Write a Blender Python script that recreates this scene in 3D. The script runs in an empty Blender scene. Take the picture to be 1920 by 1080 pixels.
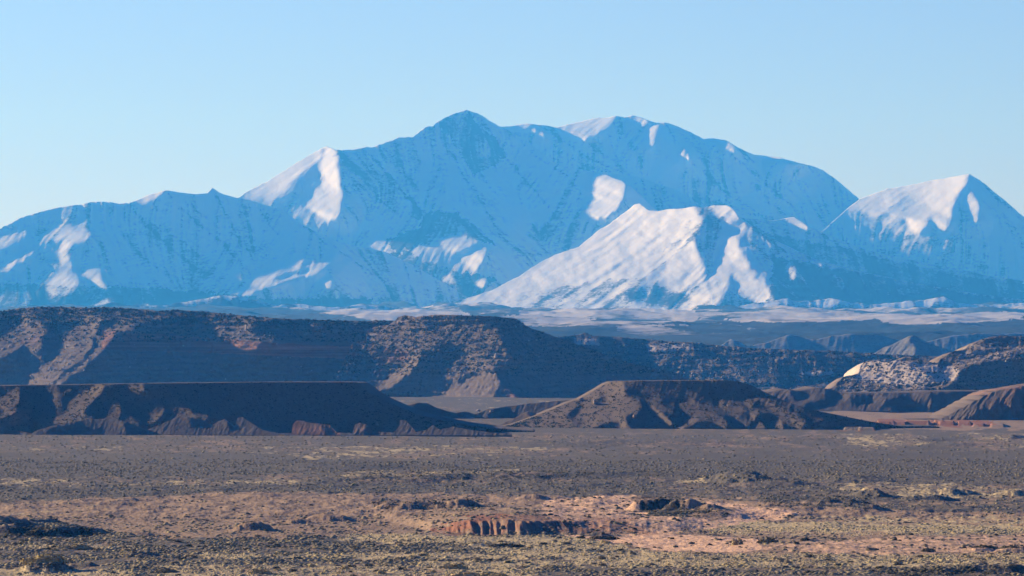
import bpy, bmesh, math, random
import numpy as np
from mathutils import Vector

# ------------------------------------------------------------------ camera, sky, sun
SKY0, SKY1, SKY2 = (0.635, 0.625, 1.03), (0.72, 0.75, 1.10), (0.04, 0.21, 0.80)      # clear sky tint: blue overhead darkened to keep the shadows deep
W0, H0 = 1920.0, 1080.0
F = 7600.0                      # focal length in photo pixels
EYE = 60.0
PITCH = math.atan(125.0 / F)
SUN_EL = math.radians(15.0)
SUN_AZ = math.radians(-56.0)    # from +Y towards -X
scene = bpy.context.scene
C = scene.collection

cam = bpy.data.cameras.new('camera')
cam.sensor_width = 36.0
cam.lens = F / W0 * 36.0
cam.clip_start = 5.0
cam.clip_end = 200000.0
camo = bpy.data.objects.new('camera', cam)
camo.location = (0, 0, EYE)
camo.rotation_euler = (math.pi / 2 + PITCH, 0, 0)
C.objects.link(camo)
scene.camera = camo

world = bpy.data.worlds.new('World')
scene.world = world
world.use_nodes = True
nt = world.node_tree
nt.nodes.clear()
sky = nt.nodes.new('ShaderNodeTexSky')
sky.sky_type = 'NISHITA'
sky.sun_disc = False
sky.sun_elevation = SUN_EL
sky.sun_rotation = SUN_AZ
sky.altitude = 1500
sky.air_density = 1.0
sky.dust_density = 0.3
sky.ozone_density = 2.5
bg = nt.nodes.new('ShaderNodeBackground')
bg.inputs['Strength'].default_value = 0.087
wo = nt.nodes.new('ShaderNodeOutputWorld')
tc = nt.nodes.new('ShaderNodeTexCoord'); sx = nt.nodes.new('ShaderNodeSeparateXYZ')
rp = nt.nodes.new('ShaderNodeValToRGB'); mxn = nt.nodes.new('ShaderNodeMix'); mxn.data_type = 'RGBA'; mxn.blend_type = 'MULTIPLY'; mxn.inputs[0].default_value = 1.0
nt.links.new(tc.outputs['Generated'], sx.inputs[0]); nt.links.new(sx.outputs[2], rp.inputs[0])
els = rp.color_ramp.elements
els[0].position = 0.0; els[0].color = (*SKY0, 1)
els[1].position = 0.09; els[1].color = (*SKY1, 1)
e3 = els.new(0.15); e3.color = (*SKY2, 1)
nt.links.new(sky.outputs[0], mxn.inputs[6]); nt.links.new(rp.outputs[0], mxn.inputs[7]); nt.links.new(mxn.outputs[2], bg.inputs[0])
nt.links.new(bg.outputs[0], wo.inputs[0])

sl = bpy.data.lights.new('sun', 'SUN')
sl.energy = 5.0
sl.angle = math.radians(0.5)
sl.color = (1.0, 0.88, 0.71)
so = bpy.data.objects.new('sun', sl)
sdir = Vector((math.sin(SUN_AZ) * math.cos(SUN_EL), math.cos(SUN_AZ) * math.cos(SUN_EL), math.sin(SUN_EL)))
so.rotation_euler = sdir.to_track_quat('Z', 'Y').to_euler()
so.location = (0, 0, 500)
C.objects.link(so)

scene.view_settings.view_transform = 'Standard'
scene.view_settings.look = 'None'
scene.view_settings.gamma = 1.0
scene.view_settings.exposure = 0.8
scene.cycles.volume_bounces = 1
scene.cycles.max_bounces = 6

# ------------------------------------------------------------------ maths helpers
CP, SP = math.cos(PITCH), math.sin(PITCH)

def world_at(px, py, Y):
    """the point at distance Y (along +Y) that the eye meets in photo direction px, py"""
    u = (px - 960.0) / F
    v = (540.0 - py) / F
    dy = CP - v * SP
    dz = SP + v * CP
    return u / dy * Y, Y, EYE + dz / dy * Y

def project(x, y, z):
    dz = z - EYE
    c = y * CP + dz * SP
    return 960.0 + x / c * F, 540.0 - (dz * CP - y * SP) / c * F

def perlin(x, y, seed=0):
    rs = np.random.RandomState(seed)
    perm = rs.permutation(1024).astype(np.int32)
    ga = rs.rand(1024) * 2 * np.pi
    gx, gy = np.cos(ga).astype(np.float32), np.sin(ga).astype(np.float32)
    x, y = np.broadcast_arrays(x, y)
    xi = np.floor(x).astype(np.int32); yi = np.floor(y).astype(np.int32)
    xf = (x - xi).astype(np.float32); yf = (y - yi).astype(np.float32)
    u = xf * xf * xf * (xf * (xf * 6 - 15) + 10)
    v = yf * yf * yf * (yf * (yf * 6 - 15) + 10)
    def g(ix, iy, fx, fy):
        h = perm[(perm[ix & 1023] + iy) & 1023]
        return gx[h] * fx + gy[h] * fy
    n00 = g(xi, yi, xf, yf); n10 = g(xi + 1, yi, xf - 1, yf)
    n01 = g(xi, yi + 1, xf, yf - 1); n11 = g(xi + 1, yi + 1, xf - 1, yf - 1)
    a = n00 + (n10 - n00) * u
    b = n01 + (n11 - n01) * u
    return (a + (b - a) * v) * 1.5

def fbm(x, y, seed=0, octs=4, gain=0.5):
    s = 0; a = 1.0; t = 0
    for o in range(octs):
        s = s + a * perlin(x * 2 ** o, y * 2 ** o, seed + o * 7)
        t += a * a; a *= gain
    return s / math.sqrt(t)

def ridged(x, y, seed=0, octs=3):
    s = 0; a = 1.0; t = 0
    for o in range(octs):
        s = s + a * (1 - 2 * np.abs(perlin(x * 2 ** o, y * 2 ** o, seed + o * 7)))
        t += a; a *= 0.5
    return s / t

def sstep(a, b, x):
    t = np.clip((x - a) / (b - a), 0, 1)
    return t * t * (3 - 2 * t)

def blur(a, r):
    if r < 0.3: return a
    k = max(1, int(r * 2.5))
    w = np.exp(-0.5 * (np.arange(-k, k + 1) / r) ** 2); w /= w.sum()
    p = np.pad(a, ((k, k), (0, 0)), 'edge')
    o = sum(w[i] * p[i:i + a.shape[0]] for i in range(2 * k + 1))
    p = np.pad(o, ((0, 0), (k, k)), 'edge')
    return sum(w[i] * p[:, i:i + a.shape[1]] for i in range(2 * k + 1))

def inpoly(X, Y, pts):
    res = np.zeros(X.shape, bool)
    n = len(pts)
    x0 = min(p[0] for p in pts) - 1; x1 = max(p[0] for p in pts) + 1
    y0 = min(p[1] for p in pts) - 1; y1 = max(p[1] for p in pts) + 1
    sel = (X > x0) & (X < x1) & (Y > y0) & (Y < y1)
    xs, ys = X[sel], Y[sel]
    r = np.zeros(xs.shape, bool)
    for i in range(n):
        ax, ay = pts[i]; bx, by = pts[(i + 1) % n]
        if ay == by: continue
        c = ((ay > ys) != (by > ys)) & (xs < (bx - ax) * (ys - ay) / (by - ay) + ax)
        r ^= c
    res[sel] = r
    return res

def poisson(gx, gy, h):
    """least squares surface whose gradients are gx (along axis 1) and gy (along axis 0), spacing h"""
    ny, nx = gx.shape
    gxm = 0.5 * (gx[:, 1:] + gx[:, :-1]); gym = 0.5 * (gy[1:] + gy[:-1])
    div = np.zeros((ny, nx))
    div[:, :-1] += gxm; div[:, 1:] -= gxm
    div[:-1] += gym; div[1:] -= gym
    div *= h
    m = np.zeros((2 * ny, 2 * nx))
    m[:ny, :nx] = div; m[ny:, :nx] = div[::-1]
    m[:, nx:] = m[:, :nx][:, ::-1]
    f = np.fft.rfft2(m)
    ky = 2 * np.cos(np.pi * np.arange(2 * ny) / ny) - 2
    kx = 2 * np.cos(np.pi * np.arange(nx + 1) / nx) - 2
    d = ky[:, None] + kx[None, :]; d[0, 0] = 1
    f /= d; f[0, 0] = 0
    return np.fft.irfft2(f, s=m.shape)[:ny, :nx]

def bil(A, r, c):
    r = np.clip(r, 0, A.shape[0] - 1.001); c = np.clip(c, 0, A.shape[1] - 1.001)
    r0 = r.astype(int); c0 = c.astype(int); fr = r - r0; fc = c - c0
    return (A[r0, c0] * (1 - fr) * (1 - fc) + A[r0 + 1, c0] * fr * (1 - fc)
            + A[r0, c0 + 1] * (1 - fr) * fc + A[r0 + 1, c0 + 1] * fr * fc)

def lic(noise, vx, vy, n):
    """smear a noise field along the fall lines"""
    ny, nx = noise.shape
    noise = noise.astype(np.float32)
    R, Q = np.meshgrid(np.arange(ny, dtype=np.float32), np.arange(nx, dtype=np.float32), indexing='ij')
    V = (vx.astype(np.float32).ravel(), vy.astype(np.float32).ravel())
    nf = noise.ravel()
    acc = noise.copy(); tot = 1.0
    st = 1.5 if n < 10 else 2.2
    m = n if n < 10 else int(n * 0.64)
    for s in (1, -1):
        r, c = R.copy(), Q.copy()
        for k in range(m):
            i = (r + 0.5).astype(np.int32) * nx + (c + 0.5).astype(np.int32)
            c += s * st * V[0][i]; r += s * st * V[1][i]
            np.clip(c, 0, nx - 1.01, out=c); np.clip(r, 0, ny - 1.01, out=r)
            r0 = r.astype(np.int32); c0 = c.astype(np.int32); fr = r - r0; fc = c - c0
            j = r0 * nx + c0
            w = 1 - (k + 1) / (m + 1)
            j = np.minimum(j, nx * ny - nx - 2)
            acc += w * ((nf[j] * (1 - fc) + nf[j + 1] * fc) * (1 - fr) + (nf[j + nx] * (1 - fc) + nf[j + nx + 1] * fc) * fr); tot += w
    acc = blur(acc / tot, 0.6)
    return (acc - acc.mean()) / (acc.std() + 1e-9)

def grid_mesh(name, X, Y, Z, mat, attrs=None, flip=False):
    ny, nx = X.shape
    me = bpy.data.meshes.new(name)
    co = np.stack([X, Y, Z], -1).reshape(-1, 3).astype(np.float32)
    idx = np.arange(ny * nx, dtype=np.int32).reshape(ny, nx)
    q = np.stack([idx[:-1, :-1], idx[:-1, 1:], idx[1:, 1:], idx[1:, :-1]], -1).reshape(-1, 4)
    if flip: q = q[:, ::-1]
    fast_mesh(me, co, q)
    for k, v in (attrs or {}).items():
        at = me.attributes.new(k, 'FLOAT', 'POINT')
        at.data.foreach_set('value', np.ascontiguousarray(v.reshape(-1), np.float32))
    me.materials.append(mat)
    o = bpy.data.objects.new(name, me)
    C.objects.link(o)
    return o

def fast_mesh(me, co, faces):
    k = faces.shape[1]
    me.vertices.add(len(co)); me.vertices.foreach_set('co', np.ascontiguousarray(co, np.float32).reshape(-1))
    me.loops.add(faces.size); me.loops.foreach_set('vertex_index', np.ascontiguousarray(faces, np.int32).reshape(-1))
    me.polygons.add(len(faces))
    me.polygons.foreach_set('loop_start', np.arange(0, faces.size, k, dtype=np.int32))
    me.polygons.foreach_set('loop_total', np.full(len(faces), k, np.int32))
    me.polygons.foreach_set('use_smooth', np.ones(len(faces), bool))
    me.update(calc_edges=True)

def structure(o):
    o['kind'] = 'structure'
    return o

# ------------------------------------------------------------------ materials
def new_mat(name, rough=0.95):
    m = bpy.data.materials.new(name)
    m.use_nodes = True
    n = m.node_tree
    b = n.nodes['Principled BSDF']
    b.inputs['Roughness'].default_value = rough
    b.inputs['Specular IOR Level'].default_value = 0.1
    return m, n, b

def attr(n, name):
    a = n.nodes.new('ShaderNodeAttribute'); a.attribute_name = name
    return a.outputs['Fac']

def noise(n, scale, detail=3, rough=0.6, vec=None, stretch=None):
    t = n.nodes.new('ShaderNodeTexNoise')
    t.inputs['Scale'].default_value = scale
    t.inputs['Detail'].default_value = detail
    t.inputs['Roughness'].default_value = rough
    g = n.nodes.new('ShaderNodeNewGeometry')
    src = g.outputs['Position']
    if stretch:
        mp = n.nodes.new('ShaderNodeMapping'); mp.inputs['Scale'].default_value = stretch
        n.links.new(src, mp.inputs['Vector']); src = mp.outputs[0]
    n.links.new(src, t.inputs['Vector'])
    return t.outputs['Fac']

def math_(n, op, a, b=None, c=None, clamp=False):
    m = n.nodes.new('ShaderNodeMath'); m.operation = op; m.use_clamp = clamp
    for i, v in enumerate((a, b, c)):
        if v is None: continue
        if isinstance(v, (int, float)): m.inputs[i].default_value = v
        else: n.links.new(v, m.inputs[i])
    return m.outputs[0]

def mapr(n, v, a, b, c=0.0, d=1.0):
    m = n.nodes.new('ShaderNodeMapRange'); m.interpolation_type = 'SMOOTHSTEP'
    n.links.new(v, m.inputs[0])
    for i, q in enumerate((a, b, c, d)): m.inputs[i + 1].default_value = q
    return m.outputs[0]

def mix(n, f, a, b, mode='MIX'):
    m = n.nodes.new('ShaderNodeMix'); m.data_type = 'RGBA'; m.blend_type = mode
    if isinstance(f, (int, float)): m.inputs[0].default_value = f
    else: n.links.new(f, m.inputs[0])
    for i, v in ((6, a), (7, b)):
        if isinstance(v, tuple): m.inputs[i].default_value = (*v, 1.0)
        else: n.links.new(v, m.inputs[i])
    return m.outputs[2]

def bump(n, b, h, dist, strength=1.0):
    k = n.nodes.new('ShaderNodeBump'); k.inputs['Distance'].default_value = dist
    k.inputs['Strength'].default_value = strength
    n.links.new(h, k.inputs['Height']); n.links.new(k.outputs[0], b.inputs['Normal'])

def snow_material():
    m, n, b = new_mat('snowy_mountainside', 0.8)
    s = attr(n, 'snow')
    n1 = noise(n, 0.012, 6, 0.7)
    n2 = noise(n, 0.004, 4, 0.6)
    f = math_(n, 'ADD', s, math_(n, 'MULTIPLY', math_(n, 'SUBTRACT', n1, 0.5), 1.1))
    f = math_(n, 'ADD', f, math_(n, 'MULTIPLY', math_(n, 'SUBTRACT', n2, 0.5), 0.5))
    n4 = noise(n, 0.045, 3, 0.65)
    f = math_(n, 'ADD', f, math_(n, 'MULTIPLY', math_(n, 'SUBTRACT', n4, 0.5), 0.9))
    f = mapr(n, f, 0.08, 0.62)
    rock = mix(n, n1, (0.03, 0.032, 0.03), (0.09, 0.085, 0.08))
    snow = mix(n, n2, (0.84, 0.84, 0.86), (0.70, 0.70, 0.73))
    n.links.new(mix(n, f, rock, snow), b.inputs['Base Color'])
    bump(n, b, n1, 14.0, 0.4)
    return m

def bench_material():
    m, n, b = new_mat('bench_land_cover')
    s = attr(n, 'dark_patch')
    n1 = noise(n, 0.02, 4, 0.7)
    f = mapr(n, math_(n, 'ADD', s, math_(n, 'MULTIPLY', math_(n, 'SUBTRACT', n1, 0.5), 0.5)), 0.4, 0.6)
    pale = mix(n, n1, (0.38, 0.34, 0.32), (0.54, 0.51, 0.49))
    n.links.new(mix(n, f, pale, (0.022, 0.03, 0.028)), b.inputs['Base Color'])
    return m

def mesa_material(name, ground, red, pale, cliff_band=(0, 0), speck=0.55, fine=0.08):
    """red: bare red rock, pale: caprock and ledges, ground: scrubby slope; dark dots of brush"""
    m, n, b = new_mat(name)
    n1 = noise(n, fine, 5, 0.7)
    n2 = noise(n, fine * 0.2, 4, 0.6)
    n3 = noise(n, fine * 2.5, 3, 0.7)
    st = noise(n, 0.09, 3, 0.6, stretch=(0.04, 0.04, 1.6))
    col = mix(n, n1, tuple(c * 0.72 for c in ground), tuple(c * 1.3 for c in ground))
    dots = mapr(n, n3, speck, speck + 0.1)
    col = mix(n, math_(n, 'MULTIPLY', dots, attr(n, 'brush')), col, (0.035, 0.04, 0.03))
    r = math_(n, 'ADD', attr(n, 'red'), math_(n, 'MULTIPLY', math_(n, 'SUBTRACT', n2, 0.5), 0.7))
    rc = mix(n, mapr(n, st, 0.35, 0.65), tuple(c * 0.65 for c in red), tuple(c * 1.25 for c in red))
    col = mix(n, mapr(n, r, 0.35, 0.7), col, rc)
    p = math_(n, 'ADD', attr(n, 'pale'), math_(n, 'MULTIPLY', math_(n, 'SUBTRACT', n1, 0.5), 0.9))
    pc = mix(n, n3, tuple(c * 0.8 for c in pale), tuple(c * 1.15 for c in pale))
    col = mix(n, mapr(n, p, 0.4, 0.65), col, pc)
    n5 = noise(n, fine * 6, 3, 0.75)
    col = mix(n, 1.0, col, mix(n, n5, (0.72, 0.72, 0.72), (1.26, 1.26, 1.26)), 'MULTIPLY')
    n.links.new(col, b.inputs['Base Color'])
    bump(n, b, n1, 0.2 / fine, 0.6)
    return m

RELIEF = {}
SA, SB, SC = -math.sin(SUN_AZ) * math.cos(SUN_EL), math.cos(SUN_AZ) * math.cos(SUN_EL), math.sin(SUN_EL)

def carve(gx, gz, lit, above, step, shade, litk, iters, pull, px, pym):
    """shape a face so that spurs stand out far enough for the low sun to reach their near sides"""
    ny, nx = gx.shape
    ae = SA + SB * (px - 960.0) / F
    ce = SC - SB * max(0.0, 665.0 - pym) / F * 0.9
    k = ce / ae
    sb = SB / ae
    off = np.cumsum(k)
    base = gx - gz * k + sb          # how fast the face falls behind the sun's grazing line
    R = ny + int(off[-1]) + 2
    lits = np.zeros((R, nx), bool); dom = np.zeros((R, nx), bool)
    rows = np.arange(R)[:, None] - off[-1] + off[None]
    ri = np.round(rows).astype(int)
    ok = (ri >= 0) & (ri < ny)
    rc = np.clip(ri, 0, ny - 1); cc = np.broadcast_to(np.arange(nx)[None], rc.shape)
    lits = ok & (lit[rc, cc] > 0.2)
    dom = ok & ~above[rc, cc]
    prof = np.full((R, nx), np.nan)
    for r in range(R):
        d = dom[r]
        if not d.any(): continue
        L = lits[r] & d
        if not L.any(): continue
        state = np.where(d, np.where(L, 2, 1), 0)
        ch = np.flatnonzero(np.diff(state)) + 1
        b = np.concatenate([[0], ch, [nx]])
        for i in range(len(b) - 1):
            if state[b[i]] == 1 and i + 2 < len(b) and state[b[i + 1]] == 2 and b[i] > 0:
                n = b[i + 1] - b[i]
                t = (np.arange(n) + 0.5) / n
                prof[r, b[i]:b[i + 1]] = shade * np.clip((0.45 - t) * 4, -0.82, 1)
    w = base.copy()
    back = np.full((ny, nx), np.nan)
    m = ok & ~np.isnan(prof)
    back[rc[m], cc[m]] = prof[m]
    fill = np.where(np.isnan(back), base, back)
    w = np.where(np.isnan(back), base, fill)
    w = blur(w, 0.8)
    mk = np.clip(lit * 2.2, 0, 1)
    w = w * (1 - mk) - litk * lit * mk
    # the wanted change along the sun's line, sideways change left free
    ux, uz = 1.0, -k[None]                  # y_down = gx*ux + gz*uz
    n2 = ux * ux + uz * uz
    want = w - sb[None]
    ax, az = gx, gz
    for it in range(iters):
        r = want - (ax * ux + az * uz)
        tx, tz = ax + r * ux / n2, az + r * uz / n2
        y = poisson(tx, -tz, step)
        if it == iters - 1: break
        rx = np.gradient(y, step, axis=1); rz = -np.gradient(y, step, axis=0)
        ax = 0.85 * rx + 0.15 * gx; az = 0.85 * rz + 0.15 * gz
        az = np.clip(az, 0.5 * gz, 2.2 * gz)
    # bring out whatever still lies in the shadow of its neighbour, as a spur with flanks of its own
    tgt = lit > 0.25
    grow = 0.55 * litk * np.clip(lit, 0, 2) * step
    for it in range(4):
        run = np.full(ny, 1e9)
        dl = np.zeros((ny, nx))
        yo = np.where(above, 1e9, y)
        for i in range(nx):
            rr = np.clip(np.arange(ny) - k[i], 0, ny - 1.001); r0 = rr.astype(int); f = rr - r0
            a = run[r0] * (1 - f) + run[r0 + 1] * f - step * sb[i]
            want_y = np.minimum(yo[:, i], a - grow[:, i])
            hit = tgt[:, i] & (a < 1e8) & ~above[:, i]
            dl[:, i] = np.where(hit, yo[:, i] - want_y, 0)
            run = np.minimum(a, np.where(hit, want_y, yo[:, i])); run = np.where(run > 1e8, 1e9, run)
        if dl.max() < 1.0: break
        dl = cone(np.clip(dl, 0, 150), pull * step)
        y = y - blur(dl, 1.0)
    return y

def cone(d, s):
    d = d.copy()
    nx = d.shape[1]; ny = d.shape[0]
    for rep in range(2):
        for i in range(1, nx):
            p = d[:, i - 1]
            q = np.maximum(p - s, np.maximum(np.r_[p[1:], 0], np.r_[0, p[:-1]]) - 1.41 * s)
            d[:, i] = np.maximum(d[:, i], q)
        for i in range(nx - 2, -1, -1):
            p = d[:, i + 1]
            q = np.maximum(p - s, np.maximum(np.r_[p[1:], 0], np.r_[0, p[:-1]]) - 1.41 * s)
            d[:, i] = np.maximum(d[:, i], q)
        for i in range(1, ny): d[i] = np.maximum(d[i], d[i - 1] - s)
        for i in range(ny - 2, -1, -1): d[i] = np.maximum(d[i], d[i + 1] - s)
    return d

# ------------------------------------------------------------------ relief: a mountain or mesa front with its own distance,
# slope and thickness.  gx = how much the face turns sideways, gz = how far it leans back
def relief(name, top, bot, D, mat, x0=-420, x1=2340, step=2.0, base=(0.13, 2.0), polys=(), seed=1,
           gully=(0.5, 14), jit=1.5, jitw=18.0, back=None, attrs=None, warp=5.0, edge=1.6, shape=None,
           Dx=None, gscales=(1.0, 0.45, 0.2), licn=16, rough=0.0, mid=0.0, terr=None, roundtop=0.0, shade=0.16, litk=1.7, iters=8, pull=0.55, folds=()):
    px = np.arange(x0, x1 + step, step)
    top = np.array(top, float); bot = np.array(bot, float)
    T = np.interp(px, top[:, 0], top[:, 1]); B = np.interp(px, bot[:, 0], bot[:, 1])
    jn = fbm(px / jitw, px * 0 + 3.3, seed + 50, 4, 0.6)
    T = T + jit * jn
    if x0 < -100: T = B + (T - B) * sstep(x0, x0 + 190, px)
    if x1 > 2100: T = B + (T - B) * sstep(x1, x1 - 190, px)
    T = np.minimum(T, B - 3.0)
    py = np.arange(math.floor(T.min() - 6), B.max() + 6 + step, step)
    PX, PY = np.meshgrid(px, py)
    gx = np.full(PX.shape, float(base[0])); gz = np.full(PX.shape, float(base[1]))
    if shape is not None: gx, gz = shape(PX, PY, gx, gz)
    WX = PX + warp * fbm(PX / 22, PY / 16, seed + 1, 4, 0.6)
    WY = PY + warp * 0.6 * fbm(PX / 22, PY / 16, seed + 2, 4, 0.6)
    lit = np.zeros(PX.shape)
    for p in polys:
        pts, a, c = p[0], p[1], p[2]
        e = p[3] if len(p) > 3 else edge
        mk = blur(inpoly(WX, WY, pts).astype(float), e / step * 2)
        gx = gx * (1 - mk) + a * mk; gz = gz * (1 - mk) + c * mk
        if a < -0.2: lit = np.maximum(lit * (1 - mk), mk * -a)
        else: lit = lit * (1 - mk)
    fold_shade = np.zeros(PX.shape)  # shade of the folds, painted into the snow colour
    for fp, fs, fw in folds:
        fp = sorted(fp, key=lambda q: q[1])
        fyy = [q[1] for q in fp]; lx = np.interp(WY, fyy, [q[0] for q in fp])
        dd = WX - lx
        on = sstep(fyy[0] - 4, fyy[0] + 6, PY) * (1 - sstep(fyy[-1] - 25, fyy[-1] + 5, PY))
        fold_shade = np.maximum(fold_shade, on * np.exp(-np.abs(dd - 3) / 4.5) * min(1, 2 * abs(fs)))
        gx = gx + np.where(lit > 0.2, 0, 1) * on * 1.5 * fs * (np.where(dd > 0, np.exp(-np.abs(dd) / fw), -0.35 * np.exp(-np.abs(dd) / fw * 0.7)))
    y = carve(gx, gz, lit, PY < T[None], step, shade, litk, iters, pull, px, 0.5 * (np.min(T) + np.median(T)))
    lit = np.clip(lit * 1.5, 0, 1)
    ys = blur(y, 3)
    dyx = np.gradient(ys, step, axis=1); dyz = -np.gradient(ys, step, axis=0)
    dyz = np.clip(dyz, 0.4, 4)
    fx = dyx * dyz / (dyx ** 2 + 1)
    nn = np.hypot(fx, 1.0); vx, vy = fx / nn, 1.0 / nn
    amp, lam = gully
    disp = 0
    L = []
    for k, sc in enumerate(gscales):
        l = lam * sc
        nz = ridged(PX / l, PY / (l * 1.3), seed + 10 + k, 2)
        q = lic(nz, vx, vy, max(3, int(licn * sc * lam / 14)))
        L.append(q)
        patchy = 0.25 + 0.9 * sstep(-0.6, 0.8, fbm(PX / (l * 5), PY / (l * 4), seed + 40 + k, 3))
        disp = disp + q * amp * l * 0.12 * patchy
    if terr:
        A_, P_ = terr
        ph = (PY + 3.5 * fbm(PX / 38, PY / 25, seed + 61, 4, 0.6) + 0.03 * PX) / P_
        fr = ph - np.floor(ph)
        hs = np.abs(np.sin(np.floor(ph) * 12.9898)) * 0.9 + 0.3
        disp = disp + A_ * P_ * hs * np.where(fr < 0.68, fr / 0.68, (1 - fr) / 0.32) * (0.4 + 0.8 * sstep(-0.5, 0.5, fbm(PX / 30, PY / 12, seed + 63, 3)))
    if mid: disp = disp + mid * fbm(PX / 30, PY / 19, seed + 33, 2, 0.4)
    if rough: disp = disp + rough * fbm(PX / 5, PY / 4, seed + 31, 4, 0.65)
    y = y + disp
    L.append(fold_shade * np.clip(1 - lit * 2, 0, 1))
    m = D / F
    v = np.arange(0, 1.0001, step / max(20, (B - T).max()))[:, None]
    PYV = T[None] + (B - T)[None] * v
    PXV = np.broadcast_to(px[None], PYV.shape)
    rr = (PYV - py[0]) / step; cc = (PXV - px[0]) / step
    yy = bil(y, rr, cc)
    inside = (px > -50) & (px < 1970)
    yy = yy - yy[-1][inside].mean()
    if roundtop:
        yy = yy + roundtop * np.exp(-(PYV - T[None]) / 3.0)
    Dl = D if Dx is None else np.interp(px, *Dx)[None]
    Yd = Dl + yy * m
    X, Y, Z = world_at(PXV, PYV, Yd)
    # the side away from the eye
    bk = back or [(60, 10), (200, 60), (600, 300), (1500, 900)]
    d = np.array([q[0] for q in bk], float); dr = np.array([q[1] for q in bk], float)
    xb, yb, zb = X[0], Y[0], Z[0]
    rough_b = fbm(xb[None] / (90 * m) + 0 * d[:, None], (yb[None] + d[:, None]) / (90 * m), seed + 77, 3)
    XB = np.broadcast_to(xb[None], (len(d), len(xb)))
    YB = yb[None] + d[:, None]
    ZB = zb[None] - dr[:, None] + rough_b * np.minimum(dr, 60 * m)[:, None] * 0.25
    ZB = np.minimum(ZB, zb[None] - dr[:, None] * 0.5)
    ZB = np.maximum(ZB, -3.0)
    X = np.vstack([XB[::-1], X, X[-1:]]); Y = np.vstack([YB[::-1], Y, Y[-1:] - 1.0]); Z = np.vstack([ZB[::-1], Z, np.minimum(Z[-1:] - 4.0, 0 * Z[-1:] - 3.0)])
    Z = np.maximum(Z, -4.0)
    PYV = np.vstack([PYV, PYV[-1:]]); PXV = np.vstack([PXV, PXV[-1:]]); rr = np.vstack([rr, rr[-1:]]); cc = np.vstack([cc, cc[-1:]])
    nb = len(d)
    PXa = np.vstack([np.broadcast_to(px[None], (nb, len(px))), PXV]); PYa = np.vstack([np.broadcast_to(T[None], (nb, len(px))), PYV])
    S = lambda A: np.vstack([np.broadcast_to(bil(A, rr, cc)[0][None], (nb, len(px))), bil(A, rr, cc)])
    at = {}
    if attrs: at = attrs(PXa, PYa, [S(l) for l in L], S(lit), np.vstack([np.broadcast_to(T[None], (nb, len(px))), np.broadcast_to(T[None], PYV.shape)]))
    o = grid_mesh(name, X, Y, Z, mat, at, flip=True)
    structure(o)
    o_data = RELIEF[name] = dict(X=X, Y=Y, Z=Z, px=PXa, py=PYa, nb=nb, lit=S(lit))
    return o, o_data

# ------------------------------------------------------------------ the mountains
snow_m = snow_material()

def snow_shade_attr(darks, bias=0.75, seed=3):
    def f(px, py, L, lit, T):
        s = np.full(px.shape, bias - 0.13) + 0.11 * L[0] + 0.10 * L[1] + 0.06 * L[2] - 0.5 * L[3]  # snow amount, with gully and fold shade put into its colour
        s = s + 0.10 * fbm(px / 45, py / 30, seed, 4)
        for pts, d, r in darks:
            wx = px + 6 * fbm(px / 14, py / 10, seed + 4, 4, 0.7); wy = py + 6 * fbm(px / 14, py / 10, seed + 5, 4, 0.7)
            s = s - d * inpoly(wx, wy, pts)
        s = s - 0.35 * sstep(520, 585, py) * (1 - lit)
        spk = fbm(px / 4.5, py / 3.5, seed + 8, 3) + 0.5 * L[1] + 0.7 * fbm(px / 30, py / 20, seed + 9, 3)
        return {'snow': s + 0.30 * lit - 0.5 * lit * sstep(1.15, 1.7, spk)}  # sunlit patches painted whiter, with bare rock specks
    return f

LIT = (-0.9, 2.3)

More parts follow.
